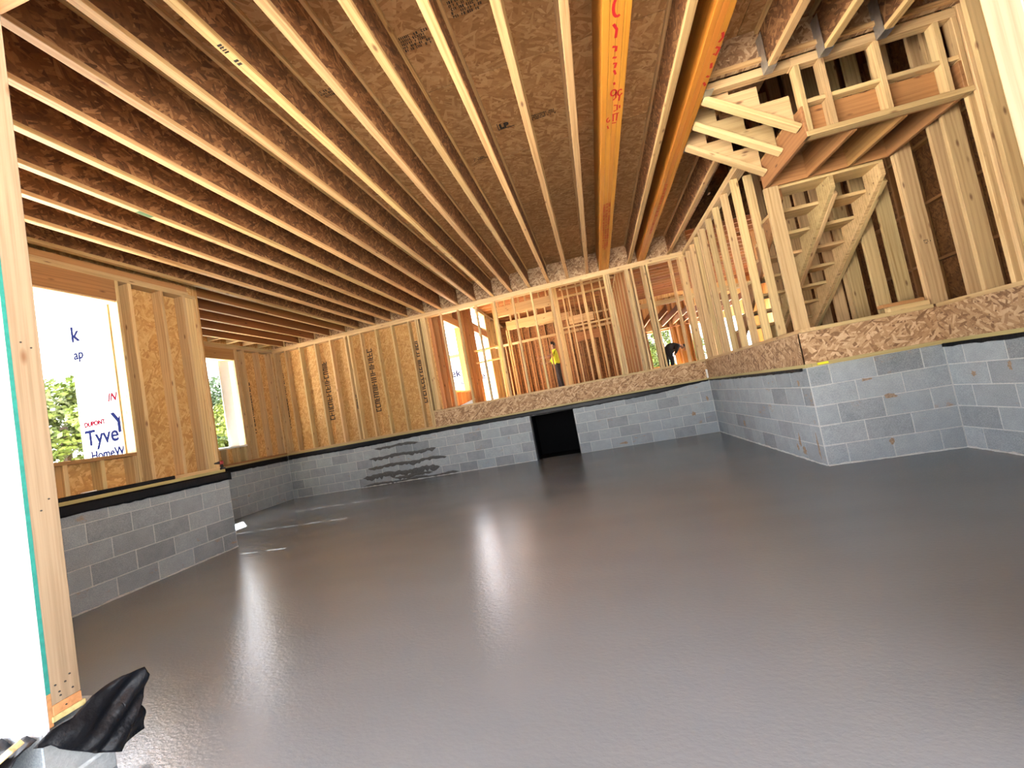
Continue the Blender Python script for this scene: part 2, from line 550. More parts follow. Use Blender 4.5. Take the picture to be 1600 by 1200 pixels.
def lettering(parent, text, loc, size, xdir, ydir, mat, shear=0.0, name='lettering'):
    cu = bpy.data.curves.new(name, 'FONT')
    cu.body = text
    cu.size = size
    cu.extrude = 0.0005
    cu.shear = shear
    cu.offset = 0.0
    cu.materials.append(M[mat])
    t_ = bpy.data.objects.new(name, cu)
    COL.objects.link(t_)
    dg = bpy.context.evaluated_depsgraph_get()
    dg.update()
    me = bpy.data.meshes.new_from_object(t_.evaluated_get(dg))
    bpy.data.objects.remove(t_)
    bm = bmesh.new()
    for dx, dy in ((0, 0), (-1, 0), (1, 0), (0, -1), (0, 1), (-0.7, 0.7), (0.7, 0.7), (-0.7, -0.7), (0.7, -0.7)):   # bold print
        n0 = len(bm.verts)
        bm.from_mesh(me)
        bm.verts.ensure_lookup_table()
        bmesh.ops.translate(bm, vec=(dx * max(size * 0.022, 0.0055), dy * max(size * 0.022, 0.0055), 0.0003 * (abs(dx) + 2 * abs(dy) + (0.4 if dx < 0 else 0) + (0.9 if dy < 0 else 0))), verts=bm.verts[n0:])
    bm.to_mesh(me)
    bm.free()
    o = bpy.data.objects.new(name, me)
    COL.objects.link(o)
    x, y = Vector(xdir).normalized(), Vector(ydir).normalized()
    z = x.cross(y)
    mw = Matrix.Identity(4)
    for i in range(3):
        mw[i][0], mw[i][1], mw[i][2] = x[i], y[i], z[i]
    mw.translation = loc
    return adopt(o, parent, mw)

# key planes (metres; camera stands at x=0, y=0)
YB, R1, D2, R2, L1, Y1, L2 = 8.63, 2.12, 4.81, 3.33, -5.05, 4.79, -7.36
ZJ, ZD = 3.59, 3.996
ZS = 5 * CH                     # top of block
ZF = 1.38                       # house floor
YF0, YF1 = 1.21, 1.30           # garage front wall
XPL, XPR = -2.20, 1.162         # door opening

# ================================================================== ground and slab
bm = bmesh.new()
add_box(bm, -80, 80, -60, 120, -0.6, -0.14)
g = from_bm('ground', None, bm, 'dirt')
tag(g, kind='structure')
bm = bmesh.new()
add_box(bm, -7.5, 3.5, 0.15, 8.75, -0.13, 0.0)
fl = from_bm('floor', None, bm, 'slab')
tag(fl, kind='structure', label='freshly poured wet grey concrete slab')

# ================================================================== back wall
DX0, DX1, DZ = -1.47, -0.55, 0.93
wb = core('wall_back', [(L2 - 0.15, DX0, YB + 0.003, YB + 0.185, 0, ZS), (DX1, R1 + 0.15, YB + 0.003, YB + 0.185, 0, ZS), (DX0, DX1, YB + 0.003, YB + 0.185, DZ, ZS)], 'mortar')
block_wall(wb, 0, YB, 1, L2, R1, hole=(DX0, DX1, DZ + 0.05), phase=0.08)
bd('sill_plate', wb, (L2, -3.30), (YB - 0.012, YB + 0.14), (ZS, ZS + 0.038), 'treated')
bd('sill_plate', wb, (-3.30, R1), (YB - 0.012, YB + 0.14), (ZS, ZS + 0.038), 'treated')
zp = ZS + 0.038
bd('bottom_plate', wb, (L2, -3.56), (YB, YB + 0.14), (zp, zp + 0.034), 'pine')
for x in (-7.36, -7.31, -7.03, -6.64, -6.22, -5.82, -5.43, -5.33, -5.02, -4.63, -4.23, -3.81, -3.63):
    j = random.uniform(-0.004, 0.004)
    bd('stud', wb, (x + j, x + j + 0.038), (YB, YB + 0.14), (zp + 0.034, 3.49), 'pine')
for k, x in enumerate((-3.585, -3.50, -3.46, -3.42)):
    bd('stud', wb, (x, x + 0.036), (YB, YB + 0.14), (ZF + 0.04 if k else zp + 0.034, 3.49), 'pine')
for x0, x1 in ((-7.5, -6.10), (-6.10, -4.88), (-4.88, -3.66), (-3.66, -3.36)):
    bd('sheathing_panel', wb, (x0 + 0.002, x1 - 0.002), (YB + 0.14, YB + 0.152), (0.98, 4.0), 'osb', 0)
# top plates, floor rim, rim board at the joist ends
bd('top_plate', wb, (L2, -1.25), (YB, YB + 0.14), (3.49, 3.528), 'pine')
bd('top_plate', wb, (-1.25, R1 + 0.14), (YB, YB + 0.14), (3.49, 3.528), 'pine')
bd('top_plate', wb, (L2, -3.0), (YB, YB + 0.14), (3.528, 3.588), 'pine')
bd('top_plate', wb, (-3.0, R1 + 0.14), (YB, YB + 0.14), (3.528, 3.588), 'pine')
for x0, x1 in ((-7.4, -5.2), (-5.2, -2.76), (-2.76, -0.32), (-0.32, 2.26)):
    bd('rim_board', wb, (x0, x1 - 0.003), (YB + 0.06, YB + 0.10), (ZJ, ZD), 'osbrim', 0)
for x0, x1 in ((-3.54, 0.03), (0.03, R1)):
    bd('floor_rim_panel', wb, (x0, x1 - 0.0004), (YB - 0.002, YB + 0.028), (zp, ZF - 0.002), 'osbrim', 0)
bd('floor_plate', wb, (-3.56, -0.4), (YB - 0.004, YB + 0.14), (ZF, ZF + 0.038), 'pine')
bd('floor_plate', wb, (-0.4, R1), (YB - 0.004, YB + 0.14), (ZF, ZF + 0.038), 'pine')
zo = ZF + 0.038
for x in (-3.03, -2.63, -2.22, -1.80, -1.39, -0.98, -0.57):
    bd('stud', wb, (x, x + 0.038), (YB, YB + 0.09), (zo, 3.49), 'pine')
for grp in ((0.555, 0.597, 0.639), (0.98, 1.02, 1.10), (1.30, 1.342, 1.40), (1.85,), (2.02, 2.06, 2.10)):
    for x in grp:
        bd('stud', wb, (x, x + 0.038), (YB, YB + 0.14), (zo, 3.49), 'pine')
# crude wet mortar smeared over the joints by the corner of the shelf wall
def smear(x0, x1, zc, th, seed, drop=0.0):
    rnd = random.Random(seed)
    n = int((x1 - x0) / 0.05)
    bm = bmesh.new()
    prev = None
    for i in range(n + 1):
        x = x0 + (x1 - x0) * i / n
        e = min(1, i / 2.5, (n - i) / 2.0)
        a = th * (0.5 + 0.6 * rnd.random()) * e + 0.003
        b_ = th * (0.35 + 0.9 * rnd.random()) * e + 0.003 + drop * (1 if rnd.random() < 0.25 else 0) * e
        z = zc + 0.012 * math.sin(x * 7 + seed)
        row = [bm.verts.new((x, YB - 0.001, z + a)), bm.verts.new((x, YB - 0.009, z + a * 0.5)), bm.verts.new((x, YB - 0.010, z - b_ * 0.5)), bm.verts.new((x, YB - 0.001, max(0.002, z - b_)))]
        if prev:
            for j in range(3):
                bm.faces.new((prev[j], prev[j + 1], row[j + 1], row[j]))
        prev = row
    bmesh.ops.recalc_face_normals(bm, faces=bm.faces)
    centred('mortar_smear', wb, bm, 'wetmortar', True)
smear(-5.11, -4.02, 0.815, 0.030, 1)
smear(-5.28, -3.64, 0.605, 0.032, 2, 0.03)
smear(-5.34, -3.43, 0.40, 0.034, 3, 0.03)
smear(-5.50, -3.62, 0.205, 0.055, 4, 0.05)
smear(-4.75, -3.80, 0.11, 0.03, 5, 0.03)
smear(-5.53, -3.2, 0.025, 0.032, 6)
# stamps on the sheathing
for k, x in enumerate((-7.25, -6.05, -4.85, -3.70)):
    print_marks('print_marks', wb, (x, YB + 0.139, 1.62), (0, 0, 1), (-1, 0, 0), (0, -1, 0), 1.45, 1, 0.13, 11 + k, density=0.97)
print_marks('print_marks', wb, (-5.36, YB - 0.001, 1.78), (0, 0, 1), (1, 0, 0), (0, -1, 0), 0.42, 1, 0.036, 21)
# clay scrap wedged on the rim corner
bead(wb, (L2 + 0.1, YB, 0), (DX0, YB, 0), (0, -1, 0), 5)
# crawl-space opening closed off by black plastic
bm = bmesh.new()
add_box(bm, DX0, DX1, YB + 0.80, YB + 0.82, 0, DZ)
add_box(bm, DX0 - 0.02, DX0, YB + 0.19, YB + 0.82, 0, DZ)
add_box(bm, DX1, DX1 + 0.02, YB + 0.19, YB + 0.82, 0, DZ)
add_box(bm, DX0, DX1, YB + 0.19, YB + 0.82, DZ, DZ + 0.02)
add_box(bm, DX0, DX1, YB + 0.12, YB + 0.82, -0.02, 0.004)
dr = from_bm('door_1', None, bm, 'void')
tag(dr, kind='structure', label='low black crawl-space opening in the back block wall')
for x0, x1 in ((DX0, DX0 + 0.03), (DX1 - 0.012, DX1)):
    bd('jamb', dr, (x0, x1), (YB - 0.004, YB + 0.19), (0, DZ), 'plastic', 0)
bd('jamb', dr, (DX0, DX1), (YB - 0.004, YB + 0.16), (DZ - 0.012, DZ), 'plastic', 0)

# ================================================================== left walls
wl = core('wall_left', [(L1 - 0.185, L1 - 0.003, YF1, Y1, 0, ZS)], 'mortar')
block_wall(wl, 1, L1, -1, YF1, Y1, phase=Y1 - 0.4064 * 12, half_start=1)
bd('sill_plate', wl, (L1 - 0.17, L1 - 0.010), (YF1, Y1 - 0.02), (ZS + 0.004, ZS + 0.042), 'treated')
zq = ZS + 0.042
XS = L1 - 0.045                 # stud face
bd('bottom_plate', wl, (XS - 0.14, XS), (YF1, Y1 - 0.05), (zq, zq + 0.038), 'pine')
WY0, WY1, WZ0, WZ1 = 1.75, 3.73, 1.44, 3.19
for y in (3.733, 3.87, 4.24, 4.53, 4.69):
    bd('stud', wl, (XS - 0.14, XS), (y, y + 0.038), (zq + 0.038, 3.43), 'pine')
bd('stud', wl, (XS - 0.06, XS - 0.022), (4.57, 4.69), (zq + 0.038, 3.43), 'pine')
for y in (1.65, 1.35):
    bd('stud', wl, (XS - 0.14, XS), (y, y + 0.038), (zq + 0.038, 3.43), 'pine')
for y in (1.75, 2.1, 2.41, 2.7, 3.07, 3.38, 3.69):
    bd('cripple_stud', wl, (XS - 0.14, XS), (y, y + 0.038), (zq + 0.038, WZ0 - 0.038), 'pine')
bd('window_header', wl, (XS - 0.13, XS), (1.69, 3.733), (WZ1, 3.43), 'fir')
bd('top_plate', wl, (XS - 0.14, XS), (YF1, 4.72), (3.43, 3.468), 'pine')
bd('top_plate', wl, (XS - 0.14, XS - 0.02), (YF1, 4.64), (3.47, 3.508), 'pine')
bd('top_plate', wl, (XS - 0.14, XS - 0.035), (YF1, 4.64), (3.51, 3.586), 'fir')
xo = XS - 0.14
for y0, y1, z0, z1 in ((WY1, 4.79, 0.98, 4.0), (YF1, WY0, 0.98, 4.0), (WY0, WY1, 0.98, WZ0 - 0.02), (WY0, WY1, WZ1, 4.0)):
    bd('sheathing_panel', wl, (xo - 0.012, xo), (y0, y1), (z0, z1), 'osb', 0)
print_marks('print_marks', wl, (xo + 0.001, 3.98, 1.30), (0, 0, 1), (0, -1, 0), (1, 0, 0), 1.45, 1, 0.12, 31, density=0.97)
bead(wl, (L1, YF1 + 0.1, 0), (L1, Y1, 0), (1, 0, 0), 6)
w1 = bd('window_1', None, (xo, XS + 0.01), (WY0, WY1), (WZ0 - 0.038, WZ0), 'fir')
tag(w1, kind='structure', label='unglazed window opening beside the near left post')
bd('jamb', w1, (xo - 0.012, xo + 0.01), (WY1 - 0.012, WY1 + 0.002), (WZ0, WZ1), 'pine')
bd('head', w1, (xo - 0.012, XS - 0.01), (WY0, WY1), (WZ1 - 0.02, WZ1), 'pine')

# alcove: its wrapped outer end wall is what shows through window 1
we = core('wall_alcove_end', [(L2 - 0.14, L1 - 0.23, Y1, Y1 + 0.13, -0.2, 4.0)], 'osb')
wrap = bd('house_wrap', we, (L2 - 0.142, L1 - 0.20), (Y1 - 0.006, Y1 - 0.001), (-0.1, 4.0), 'wrap', 0)
def on_wrap(t, x, z, size, mat, shear=0.0):
    lettering(we, t, (x, Y1 - 0.0085, z), size, (1, 0, 0), (0, 0, 1), mat, shear)
on_wrap('k', -7.475, 3.33, 0.33, 'blueink')
on_wrap('ap', -7.46, 3.06, 0.20, 'blueink')
on_wrap('DUPONT', -7.42, 2.025, 0.095, 'pinkink')
on_wrap('Tyve', -7.43, 1.745, 0.32, 'blueink')
on_wrap('Y', -6.90, 1.86, 0.42, 'blueink')
on_wrap('HomeWrap', -7.36, 1.53, 0.175, 'blueink')
on_wrap('IN', -6.93, 2.33, 0.16, 'pinkink', 0.3)
bd('eave_board', we, (-7.5, -6.55), (Y1 - 0.30, Y1 - 0.26), (3.70, 3.80), 'fir')
bd('eave_board', we, (-6.50, -6.2), (Y1 - 0.40, Y1 - 0.30), (3.66, 3.76), 'yellow')

wa = core('wall_left_alcove', [(L2 - 0.14, L2 - 0.003, Y1 + 0.13, YB + 0.15, 0, ZS)], 'mortar')
block_wall(wa, 1, L2, -1, Y1 + 0.13, YB, phase=0.05, half_start=1)
bd('sill_plate', wa, (L2 - 0.14, L2 + 0.012), (Y1 + 0.13, YB), (ZS, ZS + 0.038), 'treated')
bd('bottom_plate', wa, (L2 - 0.14, L2), (Y1 + 0.13, YB), (zp, zp + 0.038), 'fir')
VY0, VY1, VZ0, VZ1 = 6.80, 7.52, 1.43, 3.26
for y in (7.54, 7.58, 7.77, 8.17, 8.52, 8.57):
    bd('stud', wa, (L2 - 0.14, L2), (y, y + 0.038), (zp + 0.038, 3.49), 'pine')
for y in (5.0, 5.4, 5.8, 6.2, 6.6, 6.72, 6.76):
    bd('stud', wa, (L2 - 0.14, L2), (y, y + 0.038), (zp + 0.038, 3.49), 'pine')
for y in (6.82, 7.02, 7.28, 7.46):
    bd('cripple_stud', wa, (L2 - 0.14, L2), (y, y + 0.038), (zp + 0.038, VZ0 - 0.038), 'pine')
bd('window_header', wa, (L2 - 0.13, L2 - 0.005), (6.8, 7.54), (VZ1, 3.49), 'fir')
bd('top_plate', wa, (L2 - 0.14, L2), (Y1 + 0.13, YB), (3.49, 3.53), 'pine')
bd('top_plate', wa, (L2 - 0.14, L2), (Y1 + 0.13, YB), (3.53, 3.588), 'pine')
for y0, y1, z0, z1 in ((VY1, 8.78, 0.98, 4.0), (Y1 + 0.13, VY0, 0.98, 4.0), (VY0, VY1, 0.98, VZ0 - 0.02), (VY0, VY1, VZ1, 4.0)):
    bd('sheathing_panel', wa, (L2 - 0.152, L2 - 0.14), (y0, y1), (z0, z1), 'osb', 0)
print_marks('print_marks', wa, (L2 - 0.138, 7.98, 1.62), (0, 0, 1), (0, -1, 0), (1, 0, 0), 1.15, 1, 0.12, 41, density=0.97)
w2 = bd('window_2', None, (L2 - 0.14, L2 + 0.012), (VY0, VY1 + 0.01), (VZ0 - 0.038, VZ0), 'white')
tag(w2, kind='structure', label='unglazed window opening in the alcove with white sill')
bd('jamb', w2, (L2 - 0.165, L2 - 0.05), (VY1 - 0.004, VY1 + 0.014), (VZ0, VZ1), 'white')
bd('jamb', w2, (L2 - 0.05, L2), (VY1 - 0.004, VY1 + 0.014), (VZ0, VZ1), 'pine')
bd('wrap_flap', w2, (L2 - 0.172, L2 - 0.166), (7.27, 7.60), (1.30, 3.45), 'wrap', 0)
bd('head', w2, (L2 - 0.14, L2 - 0.01), (VY0, VY1), (VZ1 - 0.016, VZ1), 'pine')

# ================================================================== right walls
wr = core('wall_right_return', [(R1 + 0.003, R1 + 0.185, D2, YB, 0, ZS)], 'mortar')
block_wall(wr, 1, R1, 1, D2, YB, phase=D2)
bd('sill_plate', wr, (R1 - 0.015, R1 + 0.14), (D2, YB), (ZS, ZS + 0.038), 'treated')
for y0, y1 in ((D2 - 0.001, 7.2), (7.2004, YB)):
    bd('floor_rim_panel', wr, (R1 - 0.002, R1 + 0.028), (y0, y1), (zp, ZF - 0.002), 'osbrim', 0)
bd('floor_plate', wr, (R1 - 0.004, R1 + 0.14), (D2 - 0.05, YB), (ZF, zo), 'pine')
for y in (5.27, 5.67, 6.08, 6.49, 6.90, 7.30, 7.40, 7.68, 8.05, 8.40):
    bd('stud', wr, (R1, R1 + 0.09), (y, y + 0.038), (zo, 3.50 if y > 5.4 else 3.34), 'pine')
bd('stud', wr, (R1, R1 + 0.14), (4.855, 4.893), (zo, 2.975), 'pine')
bd('top_plate', wr, (R1, R1 + 0.14), (5.3, YB), (3.50, 3.538), 'pine')
bd('top_plate', wr, (R1, R1 + 0.14), (5.3, YB), (3.54, 3.588), 'pine')
bead(wr, (R1, D2, 0), (R1, YB, 0), (-1, 0, 0), 7)

wf = core('wall_right_face', [(R1, R2 + 0.15, D2 + 0.003, D2 + 0.185, 0, ZS)], 'mortar')
block_wall(wf, 0, D2, 1, R1, R2, phase=R1 - 0.2032)
bd('sill_plate', wf, (R1 + 0.05, R2), (D2 - 0.012, D2 + 0.14), (ZS, ZS + 0.038), 'treated')
bd('floor_rim_panel', wf, (R1 - 0.002, R2), (D2 - 0.003, D2 + 0.027), (zp, ZF - 0.002), 'osbrim', 0)
bd('floor_plate', wf, (R1 + 0.15, R2), (D2 - 0.004, D2 + 0.10), (ZF, zo), 'pine')
bead(wf, (R1, D2, 0), (R2, D2, 0), (0, -1, 0), 8)

wrr = core('wall_right', [(R2 + 0.003, R2 + 0.185, YF1, D2, 0, ZS)], 'mortar')
block_wall(wrr, 1, R2, 1, YF1, D2, phase=D2 - 0.2032)
bd('sill_plate', wrr, (R2 - 0.012, R2 + 0.14), (YF1, D2), (ZS, ZS + 0.038), 'treated')
bd('floor_rim_panel', wrr, (R2 - 0.003, R2 + 0.027), (YF1, D2), (zp, ZF - 0.002), 'osbrim', 0)
bd('floor_plate', wrr, (R2 + 0.02, R2 + 0.17), (YF1, D2), (ZF, zo), 'pine')
XW = R2 + 0.03
for y in (1.4, 1.9, 2.3, 2.7, 3.1, 3.5, 3.72, 3.86, 3.93, 4.02, 4.28, 4.43, 4.86, 4.90, 5.27, 5.62, 6.02, 6.12, 6.45, 6.85, 7.25, 7.65, 8.1):
    bd('stud', wrr, (XW, XW + 0.14), (y, y + 0.038), (zo, 5.4), 'pine')
bead(wrr, (R2, YF1, 0), (R2, D2, 0), (-1, 0, 0), 9)
print_marks('print_marks', wrr, (XW + 0.05, 4.856, 2.02), (1, 0, 0), (0, 0, 1), (0, -1, 0), 0.06, 3, 0.012, 51)

# dried clay smeared on some of the blocks
def clay(parent, c, u, n_, w, h, seed):
    rnd = random.Random(seed)
    c, u, n_ = Vector(c), Vector(u), Vector(n_)
    bm = bmesh.new()
    ring = []
    for i in range(14):
        a = 6.2832 * i / 14
        r = rnd.uniform(0.45, 1.0)
        ring.append(bm.verts.new(c + u * (math.cos(a) * w * r) + Vector((0, 0, math.sin(a) * h * r)) + n_ * 0.0025))
    mid = bm.verts.new(c + n_ * 0.004)
    for i in range(14):
        bm.faces.new((mid, ring[i], ring[(i + 1) % 14]))
    bmesh.ops.recalc_face_normals(bm, faces=bm.faces)
    centred('clay_smear', parent, bm, 'clay', True)
for k, (y, z, w, h) in enumerate(((5.32, 0.20, 0.035, 0.12), (5.25, 0.10, 0.05, 0.07), (5.40, 0.12, 0.03, 0.06), (4.92, 0.18, 0.025, 0.16), (5.05, 0.86, 0.035, 0.05), (7.1, 0.28, 0.06, 0.06))):
    clay(wr, (R1, y, z), (0, 1, 0), (-1, 0, 0), w, h, 300 + k)
for k, (x, z, w, h) in enumerate(((2.72, 0.16, 0.03, 0.05), (2.80, 0.60, 0.07, 0.03), (2.62, 0.80, 0.06, 0.02))):
    clay(wf, (x, D2, z), (1, 0, 0), (0, -1, 0), w, h, 320 + k)
for k, (x, z, w, h) in enumerate(((0.33, 0.075, 0.11, 0.03), (1.72, 0.42, 0.05, 0.06), (2.02, 0.66, 0.03, 0.06))):
    clay(wb, (x, YB, z), (1, 0, 0), (0, -1, 0), w, h, 340 + k)
for k, (y, z, w, h) in enumerate(((4.55, 0.71, 0.03, 0.04), (4.2, 0.76, 0.025, 0.05))):
    clay(wrr, (R2, y, z), (0, 1, 0), (-1, 0, 0), w, h, 360 + k)

# ================================================================== front wall and the two door jambs
wfr = core('wall_front', [(L1 - 0.2, XPL - 0.08, YF0 + 0.002, YF1 - 0.002, 0.38, ZD), (XPR + 0.08, R2 + 0.3, YF0 + 0.002, YF1 - 0.002, 0.38, ZD), (XPL - 0.08, XPR + 0.08, YF0 + 0.002, YF1 - 0.002, 3.56, ZD)], 'osb')
bd('house_wrap', wfr, (L1 - 0.3, XPL), (YF0 - 0.022, YF0 - 0.014), (0.26, 7.0), 'wrap', 0)
bd('house_wrap', wfr, (XPR, R2 + 0.3), (YF0 - 0.022, YF0 - 0.014), (0.26, 7.0), 'wrap', 0)
bd('house_wrap', wfr, (XPL, XPR), (YF0 - 0.022, YF0 - 0.014), (3.56, 7.0), 'wrap', 0)
for xa, xb, ye in ((L1 - 0.2, XPL - 0.02, 1.40), (XPR + 0.02, R2 + 0.15, 1.40)):
    bd('stem_core', wfr, (xa, xb), (1.185, ye - 0.004), (-0.1, 0.285), 'mortar', 0)
    x = xb
    while x - 0.4 > xa:
        bd('block', wfr, (x - 0.398, x), (1.18, ye), (0.09, 0.288), 'block', 0.004)
        bd('block', wfr, (x - 0.398, x), (1.18, ye), (-0.11, 0.083), 'block', 0.004)
        x -= 0.4064

pl_ = empty('door_jamb_post', (XPL, 1.25, 0.29), 'tall pale wooden jamb post with a green sheathing edge', 'post')
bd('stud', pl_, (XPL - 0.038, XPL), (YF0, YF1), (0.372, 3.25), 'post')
bd('trimmer', pl_, (XPL - 0.078, XPL - 0.04), (YF0, YF1), (0.372, 3.25), 'pine')
bd('bottom_plate', pl_, (XPL - 0.5, XPL + 0.002), (YF0, YF1), (0.334, 0.372), 'fir')
bd('sill_plate', pl_, (XPL - 0.5, XPL + 0.004), (YF0 - 0.005, YF1 + 0.01), (0.312, 0.334), 'treated')
bd('sheathing_edge', pl_, (XPL - 0.5, XPL + 0.001), (YF0 - 0.013, YF0 - 0.001), (0.42, 3.3), 'green', 0)
bd('sheathing_edge', pl_, (XPL - 0.5, XPL + 0.001), (YF0 - 0.013, YF0 - 0.001), (0.30, 0.42), 'fir', 0, label='bare orange strip of sheathing edge')
for (y, z) in ((1.225, 0.44), (1.255, 0.435), (1.235, 0.41), (1.237, 0.395), (1.275, 0.40), (1.27, 0.455), (1.25, 0.352), (1.243, 1.10), (1.27, 1.14), (1.24, 1.78), (1.27, 1.76)):
    bm = bmesh.new()
    bmesh.ops.create_cone(bm, cap_ends=True, segments=8, radius1=0.0035, radius2=0.003, depth=0.003, matrix=Matrix.Translation((XPL + 0.002, y, z)) @ Matrix.Rotation(math.pi / 2, 4, 'Y'))
    centred('nail_head', pl_, bm, 'ink')
pr_ = empty('door_jamb_post', (XPR, 1.25, 0.29), 'pale jamb post cut off by the right border of the picture', 'post')
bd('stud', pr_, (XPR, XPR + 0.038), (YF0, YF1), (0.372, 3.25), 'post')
bd('trimmer', pr_, (XPR + 0.04, XPR + 0.078), (YF0, YF1), (0.372, 3.25), 'pine')
bd('bottom_plate', pr_, (XPR - 0.002, 1.55), (YF0, YF1), (0.334, 0.372), 'fir')
bd('sill_plate', pr_, (XPR - 0.004, 1.55), (YF0 - 0.005, YF1 + 0.01), (0.312, 0.334), 'treated')
hd = bd('door_header', None, (XPL + 0.001, XPR - 0.001), (YF0, YF1), (3.252, 3.555), 'fir')
tag(hd, 'orange-brown wooden header beam above the garage opening', 'header')

# ================================================================== ceiling: I-joists, beams, deck
ce = empty('ceiling', (0, 5, ZJ), kind='structure')
def i_joist(x, y0, y1, fw=0.062, z0=ZJ):
    j = bpy.data.objects.new('joist', None)
    j.empty_display_size = 0.1
    COL.objects.link(j)
    adopt(j, ce, Matrix.Translation((x, (y0 + y1) / 2, z0)))
    bd('bottom_flange', j, (x - fw / 2, x + fw / 2), (y0, y1), (z0, z0 + 0.038), 'joist', 0.003)
    bd('top_flange', j, (x - fw / 2, x + fw / 2), (y0, y1), (ZD - 0.038, ZD), 'joist', 0.003)
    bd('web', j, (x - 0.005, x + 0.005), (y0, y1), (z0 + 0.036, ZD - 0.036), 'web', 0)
    return j
for k in range(14):
    i_joist(0.258 - 0.4064 * k, YF1, YB + 0.06)
i_joist(1.105, YF1, YB + 0.06)
i_joist(1.88, 4.95, YB + 0.06)
for x in (1.93, 2.36, 2.79):
    i_joist(x, YF1, 3.90)
for x0 in (0.502, 0.550, 0.598, 0.646):
    bd('laminated_beam', ce, (x0, x0 + 0.0462), (YF1, YB + 0.06), (ZJ, ZD), 'lvl', 0.002)
for x0 in (1.270, 1.318, 1.366):
    bd('laminated_beam', ce, (x0, x0 + 0.0462), (YF1, YB + 0.06), (ZJ, ZD), 'lvl', 0.002)
seams = [0.92 + 1.22 * k for k in range(8)]
def deck(x0, x1, y0, y1):
    bd('deck_panel', ce, (x0 + 0.003, x1 - 0.003), (y0 + 0.005, y1 - 0.005), (ZD, ZD + 0.02), 'osbdeck', 0)
for i, y in enumerate(seams):
    y0, y1 = max(y, 1.2), min(y + 1.22, 8.78)
    if y1 - y0 < 0.05: continue
    x = -7.6 + (-1.64 if i % 2 else -0.4)
    while x < 3.4:
        xe = x + 2.44
        xa, xb = max(x, -7.52), min(xe, 3.5)
        if xb - xa < 0.05:
            x = xe
            continue
        if y0 < 3.9 and y1 > 3.96:
            deck(xa, min(xb, 1.42), y0, y1) if xa < 1.40 else None
            if xb > 1.42: deck(max(xa, 1.42), xb, y0, 3.92)
        elif y0 > 3.9:
            lim = 1.42 if y0 < 4.5 else 2.26
            if xa < lim - 0.05: deck(xa, min(xb, lim), y0, y1)
        else:
            deck(xa, xb, y0, y1)
        x = xe
# header that carries the short joists at the stair opening, with steel hangers
bd('stair_header', ce, (1.42, R2 + 0.2), (3.90, 3.94), (3.70, 4.10), 'osbrim', 0)
bd('header_flange', ce, (1.42, R2 + 0.2), (3.872, 3.90), (3.70, 3.74), 'joist')
for x in (1.93, 2.36, 2.79):
    h = bpy.data.objects.new('joist_hanger', None)
    COL.objects.link(h)
    adopt(h, ce, Matrix.Translation((x, 3.86, 3.6)))
    bd('strap', h, (x - 0.036, x - 0.0325), (3.80, 3.90), (ZJ - 0.004, 3.90), 'steel', 0)
    bd('strap', h, (x + 0.0325, x + 0.036), (3.80, 3.90), (ZJ - 0.004, 3.90), 'steel', 0)
    bd('seat', h, (x - 0.036, x + 0.036), (3.80, 3.90), (ZJ - 0.006, ZJ - 0.002), 'steel', 0)
# steel hangers on the second laminated beam
for y in (3.93, 4.80):
    h = bpy.data.objects.new('joist_hanger', None)
    COL.objects.link(h)
    adopt(h, ce, Matrix.Translation((1.42, y, 3.6)))
    bd('strap', h, (1.416, 1.422), (y - 0.06, y + 0.06), (3.60, 3.78), 'steel', 0)
    bd('seat', h, (1.416, 1.49), (y - 0.045, y + 0.045), (3.595, 3.60), 'steel', 0)
# alcove ceiling: solid red-brown joists with ladder blocking
for x in (-5.36, -5.77, -6.18, -6.60, -7.02):
    bd('alcove_joist', ce, (x - 0.019, x + 0.019), (Y1 + 0.0, YB + 0.05), (ZJ, ZJ + 0.235), 'redfir')
    bd('joist_edge', ce, (x - 0.0195, x + 0.0195), (Y1 + 0.0, YB + 0.05), (ZJ - 0.006, ZJ), 'pine', 0)
    bd('end_cleat', ce, (x + 0.03, x + 0.05), (YB - 0.03, YB - 0.005), (ZJ - 0.002, ZJ + 0.15), 'pine', 0)
for y in (5.6, 6.05, 6.5, 6.95, 7.38, 7.79, 8.21):
    bd('ladder_block', ce, (-7.36, -7.04), (y, y + 0.038), (ZJ - 0.003, ZJ + 0.13), 'pine')
# stamps on the deck and scrawls on the beams
UZ = (0, 0, -1)
for k, (x, y, L, r) in enumerate(((-0.93, 2.72, 0.26, 5), (-0.50, 2.60, 0.26, 5), (-0.14, 3.93, 0.30, 3), (-1.75, 2.85, 0.22, 3), (-0.02, 2.62, 0.3, 4), (-0.85, 4.3, 0.2, 2))):
    print_marks('print_marks', ce, (x, y + 0.2, ZD - 0.001), (1, 0, 0), (0, -1, 0), UZ, L, r, 0.022, 61 + k)
lettering(ce, 'LP', (-0.45, 4.10, ZD - 0.003), 0.095, (1, 0, 0), (0, -1, 0), 'ink')
bd('print_marks', ce, (-0.47, -0.30), (4.112, 4.120), (ZD - 0.002, ZD - 0.0005), 'ink', 0)
bd('print_marks', ce, (-0.47, -0.463), (4.02, 4.12), (ZD - 0.002, ZD - 0.0005), 'ink', 0)
bd('paint_mark', ce, (-3.83, -3.782), (3.06, 3.19), (ZJ - 0.0012, ZJ - 0.0002), 'paintgreen', 0)
bpy.context.view_layer.update()
